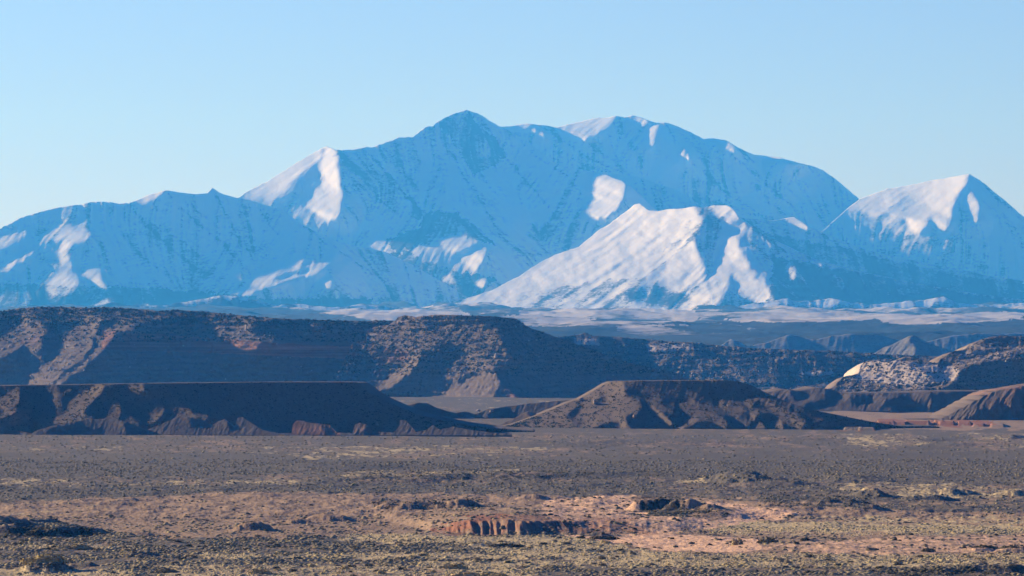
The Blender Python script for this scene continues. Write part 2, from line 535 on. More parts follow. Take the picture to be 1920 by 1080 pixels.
# far right-hand group of peaks behind the main summit
relief('mountain',
    [(-420, 700), (800, 420), (900, 260), (933, 238), (955, 237), (972, 233), (989, 232), (1022, 235), (1041, 239), (1080, 230), (1122, 220), (1133, 222), (1155, 217), (1170, 220),
     (1185, 216), (1205, 222), (1230, 231), (1246, 230), (1259, 233), (1275, 239), (1300, 250), (1320, 261), (1338, 259), (1361, 263), (1379, 274), (1412, 290),
     (1436, 293), (1461, 295), (1494, 305), (1527, 312), (1542, 318), (1565, 335), (1590, 355), (1609, 372), (1640, 400), (1700, 460), (1800, 540), (2340, 700)],
    [(-420, 676), (2340, 676)], 34500, snow_m, folds=[([(1022, 235), (1060, 270), (1100, 295), (1155, 320), (1230, 350)], 0.5, 14), ([(1090, 259), (1130, 290), (1170, 322), (1230, 370)], 0.5, 16), ([(1157, 218), (1165, 240), (1190, 290), (1215, 330)], 0.3, 20), ([(1246, 231), (1262, 260), (1300, 310), (1370, 370), (1440, 410)], 0.4, 22), ([(1379, 275), (1420, 310), (1445, 330)], 0.5, 12), ([(1338, 262), (1380, 300), (1440, 350), (1500, 400)], 0.45, 18), ([(1500, 310), (1470, 350), (1520, 400), (1560, 425)], 0.35, 20), ([(1410, 340), (1440, 380), (1500, 420)], 0.35, 18)], seed=11, base=(0.13, 2.0), jit=1.0, x0=700, x1=2000,
    polys=[([(1134, 222), (1156, 217), (1186, 218), (1238, 232), (1222, 280), (1250, 330), (1170, 325), (1090, 259)], 0.35, 1.9, 3),
           ([(1243, 232), (1300, 252), (1420, 330), (1590, 380), (1560, 430), (1420, 390), (1300, 330), (1240, 290)], 0.3, 1.9, 6),
           ([(1035, 238), (1122, 218), (1135, 218), (1157, 214), (1148, 228), (1140, 238), (1118, 254), (1090, 259), (1068, 250)], *LIT),
           ([(1165, 219), (1185, 213), (1228, 231), (1212, 236)], -0.5, 2.2),
           ([(1213, 239), (1243, 228), (1232, 246), (1225, 270), (1218, 281), (1208, 264)], *LIT),
           ([(1275, 283), (1284, 273), (1293, 300), (1285, 308), (1272, 296)], *LIT),
           ([(1333, 260), (1363, 260), (1380, 274), (1382, 288), (1360, 280), (1342, 272)], *LIT),
           ([(1450, 293), (1480, 296), (1502, 306), (1490, 309), (1460, 301)], *LIT),
           ([(965, 233), (990, 230), (1000, 235), (985, 241)], *LIT),
           ([(995, 238), (1022, 246), (1024, 267), (1000, 252)], -0.5, 2.1)],
    attrs=snow_shade_attr([([(1020, 262), (1080, 300), (1160, 325), (1100, 318)], 0.3, 1), ([(1230, 370), (1300, 385), (1420, 400), (1560, 440), (1450, 420), (1330, 370)], 0.35, 1)], seed=5),
    gully=(0.46, 20), licn=26, mid=1.3)

# rounded shoulder below those peaks
relief('mountain_shoulder',
    [(-420, 800), (1040, 420), (1110, 322), (1150, 326), (1193, 331), (1220, 341), (1250, 350), (1275, 359), (1316, 385), (1380, 420), (1500, 470), (1700, 600), (2340, 800)],
    [(-420, 677), (2340, 677)], 33000, snow_m, seed=21, base=(0.13, 2.0), jit=0.6, x0=1000, x1=1800,
    attrs=snow_shade_attr([], seed=6), gully=(0.35, 20), licn=26)

# cone-shaped peak on the right
relief('mountain_peak',
    [(-420, 800), (1480, 480), (1546, 430), (1590, 390), (1612, 373), (1664, 354), (1712, 346), (1745, 338), (1775, 333), (1800, 329), (1818, 326), (1835, 337), (1850, 348), (1887, 378), (1920, 407), (1980, 450), (2100, 520), (2340, 640)],
    [(-420, 677), (2340, 677)], 33500, snow_m, folds=[([(1818, 327), (1822, 360), (1800, 420), (1780, 480)], 0.4, 20), ([(1850, 350), (1880, 400), (1900, 450)], 0.3, 20), ([(1700, 440), (1680, 465), (1640, 480)], -0.4, 20)], seed=31, base=(0.13, 2.0), jit=1.0, x0=1400, x1=2340,
    polys=[([(1540, 432), (1592, 392), (1640, 402), (1695, 412), (1740, 430), (1700, 470), (1640, 500), (1560, 470)], 0.02, 1.9, 6),
           ([(1586, 392), (1612, 371), (1664, 352), (1712, 344), (1775, 331), (1820, 325), (1806, 350), (1792, 375), (1785, 402), (1776, 434), (1757, 426), (1750, 406), (1722, 438), (1702, 430), (1706, 416), (1695, 410), (1660, 400), (1640, 403), (1610, 394)], -1.0, 2.3),
           ([(1665, 392), (1690, 372), (1725, 362), (1700, 388), (1690, 400)], 0.1, 2.1, 5),
           ([(1817, 358), (1826, 365), (1839, 395), (1835, 416), (1828, 419), (1820, 395), (1814, 375)], *LIT)],
    attrs=snow_shade_attr([([(1825, 332), (1850, 345), (1900, 395), (1870, 375)], 0.3, 1), ([(1640, 470), (1800, 440), (1860, 510), (1760, 500)], 0.2, 1)], seed=7),
    gully=(0.42, 16), licn=26, mid=1.6)

# the highest summit and its long left shoulder
relief('mountain_summit',
    [(-420, 800), (250, 470), (380, 400), (445, 371), (452, 367), (475, 353), (500, 341), (525, 325), (550, 309), (580, 291), (600, 279), (612, 274), (622, 278), (637, 282), (655, 281), (678, 277), (695, 276), (711, 272), (735, 263), (748, 258),
     (765, 257), (774, 257), (785, 248), (800, 238), (812, 237), (820, 228), (841, 217), (856, 211), (874, 206), (893, 211), (915, 224), (933, 235), (950, 243), (970, 254), (1007, 278), (1037, 303), (1074, 315), (1111, 322), (1137, 328), (1167, 339), (1193, 358),
     (1222, 387), (1300, 440), (1400, 520), (1600, 640), (2340, 800)],
    [(-420, 677), (2340, 677)], 31500, snow_m, folds=[([(637, 283), (655, 330), (700, 370), (740, 400), (790, 440)], 0.35, 22), ([(680, 278), (720, 320), (770, 380), (805, 425)], 0.5, 16), ([(711, 272), (740, 300), (760, 330), (790, 370)], 0.3, 16), ([(785, 250), (790, 290), (775, 330)], 0.3, 18), ([(820, 230), (830, 270), (870, 320), (900, 380), (930, 430)], 0.35, 26), ([(874, 207), (900, 250), (960, 310), (1010, 370), (1060, 430)], 0.4, 30), ([(950, 244), (1000, 290), (1060, 330), (1120, 400)], 0.3, 24), ([(840, 400), (880, 430), (920, 490), (950, 530)], 0.35, 24), ([(640, 480), (700, 510), (760, 550)], 0.4, 20)], seed=41, base=(0.13, 2.0), jit=1.6, jitw=12, x0=200, x1=1600,
    polys=[([(612, 274), (700, 276), (820, 400), (780, 450), (660, 460), (640, 420), (642, 330)], 0.35, 1.9, 5),
           ([(874, 206), (1000, 275), (1150, 340), (1000, 420), (930, 300)], 0.3, 1.9, 8),
           ([(700, 276), (874, 206), (890, 300), (860, 400), (800, 420), (740, 330)], 0.0, 1.9, 8),
           ([(445, 372), (500, 340), (560, 303), (613, 274), (603, 300), (572, 325), (547, 350), (535, 370), (500, 374)], -1.0, 2.3, 2.5),
           ([(540, 370), (550, 345), (575, 325), (600, 308), (600, 340), (575, 388), (555, 385)], -0.05, 2.0, 4),
           ([(612, 273), (629, 284), (636, 320), (634, 345), (642, 360), (638, 395), (628, 415), (605, 408), (574, 390), (588, 362), (603, 340), (596, 310)], -1.0, 2.3),
           ([(1100, 326), (1128, 322), (1170, 335), (1174, 365), (1164, 386), (1139, 410), (1086, 403), (1092, 375)], -1.2, 2.5, 0.8),
           ([(1172, 350), (1215, 390), (1180, 400), (1140, 420), (1165, 385)], 0.5, 1.9, 3),
           ([(800, 463), (825, 444), (868, 440), (897, 453), (872, 470), (860, 475), (830, 467)], -0.55, 2.3),
           ([(864, 490), (890, 472), (918, 462), (906, 487), (896, 507), (880, 500)], -0.8, 2.3),
           ([(826, 520), (840, 515), (862, 528), (850, 534)], -0.7, 2.2), ([(888, 529), (905, 521), (915, 532), (905, 540)], -0.9, 2.3)],
    attrs=snow_shade_attr([([(820, 228), (850, 215), (874, 208), (900, 240), (950, 270), (945, 300), (890, 330), (870, 300), (845, 260)], 0.42, 1),
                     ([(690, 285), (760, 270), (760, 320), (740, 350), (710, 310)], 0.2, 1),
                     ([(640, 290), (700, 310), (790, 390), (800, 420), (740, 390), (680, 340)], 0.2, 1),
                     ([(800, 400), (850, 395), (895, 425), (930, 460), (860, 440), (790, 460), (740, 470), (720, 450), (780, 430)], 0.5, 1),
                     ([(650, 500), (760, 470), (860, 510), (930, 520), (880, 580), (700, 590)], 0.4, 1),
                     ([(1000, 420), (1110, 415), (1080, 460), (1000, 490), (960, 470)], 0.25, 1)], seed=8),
    gully=(0.46, 20), licn=26, mid=1.3)

# long low left ridge
relief('mountain_ridge',
    [(-420, 540), (-200, 490), (0, 428), (40, 408), (81, 395), (110, 389), (130, 386), (148, 384), (165, 380), (185, 378), (205, 379), (222, 382), (240, 381), (252, 377), (270, 369), (290, 362), (309, 357), (325, 359), (340, 361), (370, 364), (388, 362), (398, 352), (410, 360), (425, 366), (445, 371), (470, 376), (500, 385),
     (526, 391), (555, 413), (575, 425), (593, 436), (630, 452), (667, 461), (722, 472), (780, 500), (900, 570), (1100, 640), (2340, 900)],
    [(-420, 678), (2340, 678)], 29500, snow_m, folds=[([(309, 358), (330, 385), (370, 420), (420, 460), (455, 500)], 0.5, 18), ([(330, 365), (360, 390), (410, 430)], 0.35, 14), ([(240, 382), (270, 420), (310, 460), (360, 500), (400, 520)], 0.4, 20), ([(200, 382), (220, 430), (260, 480), (330, 530)], 0.35, 22), ([(398, 355), (420, 400), (440, 440), (455, 480)], 0.45, 18), ([(480, 380), (500, 420), (540, 455)], -0.35, 18), ([(150, 390), (180, 430), (200, 480)], 0.3, 22), ([(560, 415), (600, 450), (650, 480), (720, 530)], 0.35, 22)], seed=51, base=(0.13, 2.0), jit=0.9, x0=-420, x1=1200,
    polys=[([(309, 357), (400, 360), (500, 385), (450, 500), (400, 480)], 0.3, 1.9, 8),
           ([(450, 500), (500, 400), (600, 440), (640, 470), (560, 480), (480, 530)], -0.02, 1.9, 8),
           ([(100, 390), (300, 372), (420, 490), (430, 540), (260, 540), (200, 440)], 0.1, 1.9, 10),
           ([(250, 378), (290, 361), (312, 355), (300, 367), (275, 377)], *LIT),
           ([(70, 462), (78, 445), (118, 418), (150, 428), (170, 441), (160, 453), (137, 456), (125, 468), (112, 478), (110, 468), (120, 452), (98, 450)], -0.8, 2.3),
           ([(110, 475), (125, 478), (140, 500), (135, 507), (112, 495)], -0.6, 2.2),
           ([(78, 541), (93, 520), (113, 504), (140, 513), (150, 534), (130, 552), (95, 562), (90, 549)], -0.75, 2.3, 3),
           ([(156, 516), (175, 506), (192, 511), (192, 530), (208, 545), (185, 537), (170, 524)], -0.8, 2.3),
           ([(-60, 470), (20, 438), (52, 434), (45, 446), (20, 459), (-20, 480)], -0.7, 2.3, 3),
           ([(-60, 530), (0, 503), (40, 480), (72, 463), (50, 486), (10, 510)], -0.7, 2.3),
           ([(-20, 560), (20, 545), (60, 560), (40, 590), (-20, 590)], -0.5, 2.2, 4),
           ([(430, 553), (470, 530), (500, 503), (550, 481), (572, 484), (556, 500), (600, 493), (628, 478), (620, 491), (602, 512), (560, 520), (512, 536), (470, 550)], -0.8, 2.4),
           ([(515, 522), (560, 502), (600, 500), (570, 514), (530, 526)], 0.1, 1.9, 1.5),
           ([(606, 531), (630, 522), (625, 541), (612, 543)], -0.8, 2.3),
           ([(625, 478), (700, 500), (760, 560), (700, 570), (620, 545)], 0.35, 1.9, 6),
           ([(168, 572), (200, 558), (215, 562), (205, 575)], -0.7, 2.3), ([(255, 575), (275, 568), (290, 575), (280, 585)], -0.7, 2.3)],
    attrs=snow_shade_attr([([(250, 400), (330, 440), (400, 500), (450, 540), (380, 520), (300, 470)], 0.15, 1), ([(-400, 520), (300, 540), (500, 560), (700, 560), (700, 620), (-400, 620)], 0.45, 1),
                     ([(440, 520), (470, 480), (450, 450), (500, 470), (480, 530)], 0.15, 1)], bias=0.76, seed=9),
    gully=(0.48, 22), licn=32, mid=1.4)

# dark foothill spur running right from the far group
relief('foothill_spur',
    [(-420, 900), (1200, 460), (1300, 402), (1350, 402), (1385, 407), (1440, 414), (1467, 411), (1480, 408), (1490, 407), (1505, 415), (1520, 427), (1553, 441), (1590, 455), (1627, 470), (1680, 482), (1738, 493), (1812, 507), (1857, 518), (1920, 526), (2000, 540), (2340, 590)],
    [(-420, 678), (2340, 678)], 30000, snow_m, folds=[([(1385, 408), (1427, 437), (1500, 480), (1600, 530)], 0.5, 18), ([(1520, 428), (1600, 480), (1700, 520)], 0.4, 18)], seed=61, base=(0.13, 2.0), jit=1.0, x0=1150, x1=2340,
    polys=[([(1465, 411), (1491, 405), (1521, 427), (1495, 425)], *LIT)],
    attrs=snow_shade_attr([([(1400, 430), (1600, 470), (1800, 520), (2340, 560), (2340, 640), (1500, 600)], 0.3, 1)], bias=0.6, seed=10),
    gully=(0.4, 26), licn=32)

# the sunlit foreground mountain
relief('snowy_foothill',
    [(-420, 900), (650, 640), (800, 580), (900, 552), (930, 541), (950, 530), (978, 515), (1015, 491), (1040, 478), (1085, 463), (1118, 435), (1135, 424), (1155, 411), (1172, 398), (1189, 384), (1200, 382), (1218, 394), (1235, 397), (1248, 393), (1275, 391), (1300, 388), (1320, 389), (1331, 386), (1345, 384), (1364, 385), (1375, 392), (1385, 407), (1412, 424), (1442, 444), (1494, 470),
     (1538, 489), (1600, 506), (1700, 527), (1800, 546), (1920, 562), (2340, 640)],
    [(-420, 678), (2340, 678)], 27000, snow_m, folds=[([(1385, 408), (1440, 450), (1500, 500), (1560, 550)], 0.5, 20), ([(1400, 450), (1450, 490), (1500, 540)], 0.4, 16), ([(1494, 471), (1560, 510), (1640, 560)], 0.4, 20)], seed=71, base=(0.13, 2.0), jit=1.3, x0=500, x1=2340,
    polys=[([(780, 600), (905, 548), (978, 513), (1015, 489), (1085, 461), (1118, 433), (1155, 409), (1189, 382), (1215, 393), (1248, 391), (1303, 387), (1318, 405), (1322, 420), (1303, 440), (1306, 460), (1318, 490), (1330, 520), (1342, 530), (1350, 570), (1300, 600), (1200, 605), (1000, 610), (800, 625)], -0.75, 2.5, 2),
           ([(1325, 522), (1350, 498), (1350, 465), (1360, 447), (1382, 441), (1383, 455), (1396, 480), (1410, 500), (1436, 518), (1442, 545), (1458, 565), (1420, 566), (1396, 550), (1372, 512), (1366, 540), (1340, 570)], -0.8, 2.5, 2),
           ([(1320, 390), (1345, 382), (1366, 385), (1377, 392), (1387, 407), (1360, 405)], *LIT),
           ([(1305, 392), (1322, 415), (1306, 440), (1310, 465), (1332, 515), (1350, 490), (1350, 462), (1372, 440), (1345, 405)], 0.7, 1.9, 1.5),
           ([(1390, 450), (1480, 490), (1600, 560), (1480, 580), (1445, 535), (1400, 490)], 0.3, 1.9, 5),
           ([(1170, 545), (1230, 530), (1300, 560), (1260, 575), (1180, 562)], 0.3, 1.9, 2.5),
           ([(1468, 499), (1488, 501), (1498, 520), (1484, 524)], -0.7, 2.3), ([(1524, 488), (1545, 497), (1540, 505)], -0.8, 2.3)],
    attrs=snow_shade_attr([([(1290, 410), (1320, 420), (1300, 450), (1240, 470), (1270, 430)], 0.2, 1), ([(1000, 540), (1200, 520), (1330, 540), (1340, 600), (900, 600)], 0.3, 1),
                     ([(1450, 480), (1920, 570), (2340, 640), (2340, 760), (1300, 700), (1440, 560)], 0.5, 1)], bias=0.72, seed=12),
    gully=(0.5, 24), licn=36, mid=3.4)

# broken foothills where the snow runs out
relief('low_foothills',
    [(-420, 600), (0, 588), (180, 575), (215, 566), (240, 572), (300, 574), (420, 553), (450, 556), (520, 572), (560, 570), (620, 576), (700, 572), (760, 580), (830, 574), (900, 570), (960, 578), (1040, 585), (1120, 580), (1200, 590), (1280, 582), (1340, 586), (1390, 574), (1430, 566), (1470, 560), (1500, 566), (1560, 559), (1600, 568), (1650, 571), (1690, 566),
     (1740, 562), (1770, 556), (1790, 566), (1850, 572), (1920, 568), (2000, 575), (2340, 590)],
    [(-420, 674), (2340, 674)], 24500, snow_m, seed=75, x0=-420, x1=2340, base=(0.1, 2.6), jit=2.2, jitw=26, warp=7,
    polys=[([(240, 573), (340, 566), (430, 551), (445, 556), (340, 572), (260, 578)], -0.6, 2.6), ([(-100, 590), (180, 576), (214, 564), (205, 576), (100, 592)], -0.5, 2.6),
           ([(500, 576), (560, 569), (640, 578), (760, 584), (900, 572), (1000, 580), (960, 590), (800, 592), (620, 588)], -0.4, 3.0, 2), ([(1000, 592), (1120, 582), (1200, 592), (1300, 584), (1330, 590), (1250, 600), (1080, 602)], -0.45, 2.8, 2),
           ([(1350, 590), (1392, 574), (1470, 560), (1478, 568), (1440, 582), (1380, 596)], -0.5, 2.6), ([(1500, 570), (1560, 558), (1590, 566), (1550, 576)], -0.5, 2.6), ([(1590, 574), (1652, 570), (1700, 566), (1740, 574), (1640, 582)], -0.4, 2.8), ([(1720, 568), (1770, 555), (1776, 559), (1740, 573)], -0.7, 2.5), ([(1800, 578), (1920, 570), (2100, 578), (1920, 586)], -0.5, 2.8)],
    attrs=snow_shade_attr([([(-420, 560), (420, 560), (520, 575), (600, 600), (-420, 620)], 0.5, 1), ([(1300, 600), (1500, 575), (2340, 575), (2340, 640), (1300, 640)], 0.2, 1), ([(600, 600), (1300, 600), (1300, 640), (600, 640)], 0.15, 1)], bias=0.78, seed=14),
    gully=(0.32, 26), licn=16, back=[(300, 10), (900, 60), (2500, 200)])

# ------------------------------------------------------------------ bench land between mesas and mountains
def bench():
    rows = 520
    ypos = np.exp(np.linspace(math.log(7600), math.log(33500), rows))
    px = np.arange(-600, 2521, 3.0)
    PXg, Yg = np.meshgrid(px, ypos)
    Xg = (PXg - 960) / F * Yg
    zb = np.interp(Yg, [7600, 8500, 11000, 14000, 18000, 24000, 28000, 33500], [-2, 6, 62, 125, 195, 275, 320, 380])
    amp = np.interp(Yg, [7600, 9500, 13000, 24000, 33500], [2, 14, 40, 65, 70])
    hills = ridged(Xg / 1500 + 0.4 * fbm(Xg / 3000, Yg / 3000, 5, 2), Yg / 2200, 91, 4)
    zb = zb + amp * hills
    hl2 = ridged(Xg / 520, Yg / 900, 97, 4)
    zb = zb + amp * 0.45 * hl2 * sstep(-0.3, 0.5, fbm(Xg / 1800, Yg / 2600, 99, 2))
    zb = zb + amp * 0.10 * fbm(Xg / 160, Yg / 200, 95, 4, 0.6)
    fr = sstep(22000, 27000, Yg)
    zb = zb + fr * 70 * fbm((PXg - 960) / 150, Yg / 5000, 98, 3)
    P, Q = project(Xg, Yg, zb)
    w = 0.80 + 0.42 * fbm(Xg / 900, Yg / 2600, 101, 4, 0.55) + 0.12 * fbm(Xg / 200, Yg / 900, 105, 3) - 0.16 * hills  # bench colour turns darker where this is high
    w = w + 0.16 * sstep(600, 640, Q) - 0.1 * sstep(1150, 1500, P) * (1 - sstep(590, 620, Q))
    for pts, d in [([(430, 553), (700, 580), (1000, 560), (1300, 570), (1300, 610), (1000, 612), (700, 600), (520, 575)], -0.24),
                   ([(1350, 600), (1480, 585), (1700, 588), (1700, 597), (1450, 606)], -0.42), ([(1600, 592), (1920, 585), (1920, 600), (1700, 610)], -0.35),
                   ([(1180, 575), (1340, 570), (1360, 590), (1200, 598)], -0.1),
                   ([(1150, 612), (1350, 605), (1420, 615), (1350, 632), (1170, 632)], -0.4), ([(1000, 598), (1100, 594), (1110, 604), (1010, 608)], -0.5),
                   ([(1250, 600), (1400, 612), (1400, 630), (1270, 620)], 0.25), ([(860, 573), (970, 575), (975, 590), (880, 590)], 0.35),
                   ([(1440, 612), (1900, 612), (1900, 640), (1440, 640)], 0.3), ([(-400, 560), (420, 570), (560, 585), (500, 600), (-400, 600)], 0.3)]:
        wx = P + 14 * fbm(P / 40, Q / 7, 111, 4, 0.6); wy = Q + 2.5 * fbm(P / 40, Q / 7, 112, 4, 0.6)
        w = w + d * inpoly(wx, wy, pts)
    o = grid_mesh('bench_land', Xg, Yg, zb, bench_material(), {'dark_patch': w})
    structure(o)
bench()

# ------------------------------------------------------------------ mesas and hills of the desert
mesa_m = mesa_material('scrubby_mesa_slope', (0.22, 0.165, 0.125), (0.36, 0.185, 0.125), (0.56, 0.46, 0.37))
front_m = mesa_material('brown_mesa_slope', (0.18, 0.135, 0.105), (0.36, 0.17, 0.105), (0.42, 0.33, 0.25), fine=0.25)
hill_m = mesa_material('grey_hillside', (0.27, 0.25, 0.22), (0.34, 0.22, 0.17), (0.48, 0.43, 0.38), fine=0.05)

def mesa_attr(red=(), pale=(), brush=(), b0=0.0, r0=0.0, p0=0.0, seed=3, wp=4.0):
    def f(px, py, L, lit, T):
        wx = px + wp * fbm(px / 14, py / 10, seed + 4, 4, 0.7); wy = py + wp * 0.6 * fbm(px / 14, py / 10, seed + 5, 4, 0.7)
        out = {}
        for k, base, ps in (('red', r0, red), ('pale', p0, pale), ('brush', b0, brush)):
            a = np.full(px.shape, float(base))
            for pts, d in ps: a = a + d * inpoly(wx, wy, pts)
            out[k] = a
        return out
    return f

SH = (0.5, 0.9)

def cliffs(bands, dflt=None):
    """bands: (top line, bottom line, gz) steep cliff bands; other slopes left alone"""
    def f(PX, PY, gx, gz):
        for t, b, g in bands:
            t = np.array(t, float); b = np.array(b, float)
            tt = np.interp(PX, t[:, 0], t[:, 1], left=-1e4, right=-1e4); bb = np.interp(PX, b[:, 0], b[:, 1], left=-1e4, right=-1e4)
            wob = 2.0 * fbm(PX / 12, PY * 0, 17, 3)
            k = sstep(tt - 1 + wob, tt + 1 + wob, PY) * (1 - sstep(bb - 1 + wob, bb + 1 + wob, PY))
            gz = gz * (1 - k) + g * k
        return gx, gz
    return f

# blue-grey low hills beyond the mesas
relief('low_hill', [(-420, 690), (1250, 675), (1330, 658), (1345, 652), (1370, 636), (1388, 641), (1402, 651), (1420, 645), (1440, 641), (1475, 629), (1490, 628), (1510, 634), (1530, 637), (1560, 629), (1600, 626), (1650, 628), (1690, 640), (1720, 643), (1740, 640), (1780, 630), (1830, 625), (1860, 627), (1920, 624), (2340, 630)],
    [(-420, 700), (2340, 700)], 10500, hill_m, seed=81, x0=1200, x1=2340, base=(-0.05, 2.6), jit=1.2,
    polys=[([(1475, 628), (1492, 628), (1500, 650), (1482, 655)], 0.9, 1.5, 1.2), ([(1372, 636), (1390, 641), (1405, 655), (1378, 655)], 0.7, 1.5, 1.2),
           ([(1570, 628), (1650, 626), (1690, 640), (1640, 650), (1600, 638)], 0.8, 1.4, 1.5), ([(1780, 630), (1860, 627), (2340, 632), (2340, 640), (1820, 638)], 0.6, 1.6, 2)],
    attrs=mesa_attr(b0=0.5, seed=3), gully=(0.6, 12), back=[(80, 5), (300, 60), (900, 120)])
relief('cone_hill', [(-420, 690), (1600, 675), (1640, 662), (1655, 652), (1672, 647), (1690, 637), (1703, 631), (1712, 629), (1722, 633), (1735, 640), (1760, 650), (1790, 659), (1850, 672), (2340, 690)],
    [(-420, 700), (2340, 700)], 8600, hill_m, seed=83, x0=1560, x1=1900, base=(-0.5, 2.0), jit=0.7, step=1.5,
    polys=[([(1712, 628), (1735, 638), (1800, 660), (1850, 690), (1720, 690), (1718, 650), (1708, 640)], 0.9, 1.3, 1.2)],
    attrs=mesa_attr(b0=0.6, seed=4), gully=(0.6, 10), back=[(30, 5), (150, 40), (300, 90)])

# dissected slope between the two big mesas
relief('ledgy_slope', [(-420, 700), (900, 650), (1040, 632), (1060, 630), (1085, 628), (1095, 624), (1110, 629), (1180, 633), (1250, 640), (1300, 642), (1350, 648), (1400, 652), (1480, 656), (1560, 658), (1600, 660), (1650, 664), (1750, 668), (2340, 690)],
    [(-420, 745), (2340, 745)], 6900, mesa_m, seed=85, x0=900, x1=2100, base=(0.0, 2.9), jit=1.0, step=1.5, rough=0.7, mid=4.5, terr=(0.5, 11.0),
    polys=[([(900, 640), (1023, 628), (1080, 645), (1180, 655), (1220, 675), (1300, 700), (1330, 745), (900, 745)], 0.25, 1.5, 2.5),
           ([(1320, 657), (1400, 665), (1500, 680), (1600, 690), (1585, 725), (1440, 735), (1420, 705), (1400, 690), (1370, 675)], 0.3, 1.6, 3),
           ([(1215, 654), (1300, 658), (1400, 682), (1455, 700), (1480, 742), (1330, 742), (1290, 704), (1220, 682)], -0.32, 2.3, 3),
           ([(1470, 715), (1560, 722), (1600, 745), (1480, 745)], -0.35, 2.6, 2),
           ([(1080, 640), (1092, 636), (1118, 638), (1120, 646), (1095, 642)], -0.9, 1.2), ([(1150, 640), (1175, 640), (1175, 647), (1155, 645)], -0.8, 1.2),
           ([(1215, 650), (1235, 645), (1290, 645), (1295, 653), (1240, 657), (1225, 662)], -0.7, 1.2),
           ([(1215, 675), (1255, 680), (1240, 688), (1220, 680)], -0.7, 1.2),
           ([(1500, 697), (1520, 695), (1555, 698), (1530, 703)], -0.8, 1.8), ([(1350, 690), (1420, 700), (1400, 718), (1340, 705)], -0.6, 1.8)],
    attrs=mesa_attr(pale=[([(1075, 634), (1125, 636), (1125, 648), (1075, 646)], 0.5), ([(1210, 644), (1300, 644), (1300, 656), (1215, 662)], 0.45), ([(1495, 694), (1560, 696), (1560, 704), (1500, 704)], 0.5), ([(1430, 655), (1465, 658), (1460, 668), (1430, 664)], 0.3)],
                    b0=0.8, r0=0.15, p0=0.12, seed=6), gully=(0.7, 12), back=[(200, 8), (600, 30), (900, 70)])

# pale rocky mesa on the right
relief('pale_rocky_mesa', [(-420, 760), (1440, 752), (1490, 742), (1560, 728), (1576, 712), (1580, 707), (1600, 703), (1610, 700), (1613, 686), (1621, 679), (1640, 676), (1660, 680), (1690, 673), (1700, 668), (1720, 672), (1758, 681), (1764, 672), (1785, 660), (1800, 657), (1812, 655), (1814, 650), (1825, 644), (1833, 640), (1840, 637), (1855, 633), (1878, 629), (1900, 630), (1920, 631), (2000, 628), (2340, 640)],
    [(-420, 765), (2340, 765)], 5000, mesa_m, seed=87, x0=1380, x1=2340, base=(-0.25, 2.4), jit=1.2, step=1.5, rough=0.5, mid=3.0, terr=(0.55, 10.0),
    polys=[([(1611, 702), (1612, 688), (1624, 676), (1650, 676), (1680, 681), (1720, 688), (1742, 700), (1730, 704), (1690, 702), (1660, 706)], -0.7, 0.5, 1),
           ([(1560, 730), (1580, 708), (1660, 706), (1742, 700), (1758, 716), (1740, 735), (1700, 745), (1560, 750)], -0.45, 2.0, 2),
           ([(1700, 670), (1757, 683), (1755, 686), (1703, 685)], 0.7, 1.1), ([(1770, 662), (1812, 657), (1840, 660), (1830, 672), (1790, 676)], 0.5, 1.3),
           ([(1742, 735), (1775, 715), (1791, 700), (1770, 690), (1792, 683), (1830, 672), (1925, 667), (1925, 678), (1825, 682), (1803, 692), (1795, 706), (1784, 722), (1765, 735)], -0.8, 1.6, 1.2),
           ([(1812, 656), (1814, 648), (1835, 646), (1870, 650), (1868, 656), (1830, 658)], -0.8, 0.6),
           ([(1845, 672), (1850, 660), (1925, 642), (1925, 660), (1870, 672)], -0.7, 1.2),
           ([(1860, 634), (1960, 634), (1960, 645), (1880, 648), (1850, 645)], 0.4, 1.6),
           ([(1795, 706), (1803, 692), (1830, 679), (1870, 675), (1960, 668), (2340, 668), (2340, 745), (1750, 745), (1786, 718)], 0.35, 0.9, 1.2)],
    attrs=mesa_attr(pale=[([(1605, 704), (1612, 675), (1650, 672), (1760, 684), (1800, 690), (1795, 712), (1700, 722), (1590, 712)], 0.55), ([(1800, 645), (1880, 645), (1925, 640), (1925, 664), (1770, 692), (1800, 665)], 0.35), ([(1560, 745), (1600, 705), (1740, 710), (1740, 745)], 0.3)],
                    b0=0.6, r0=0.12, p0=0.12, seed=7), gully=(0.7, 9), gscales=(1, 0.5, 0.3), back=[(100, 3), (250, 12), (400, 40), (500, 90)])

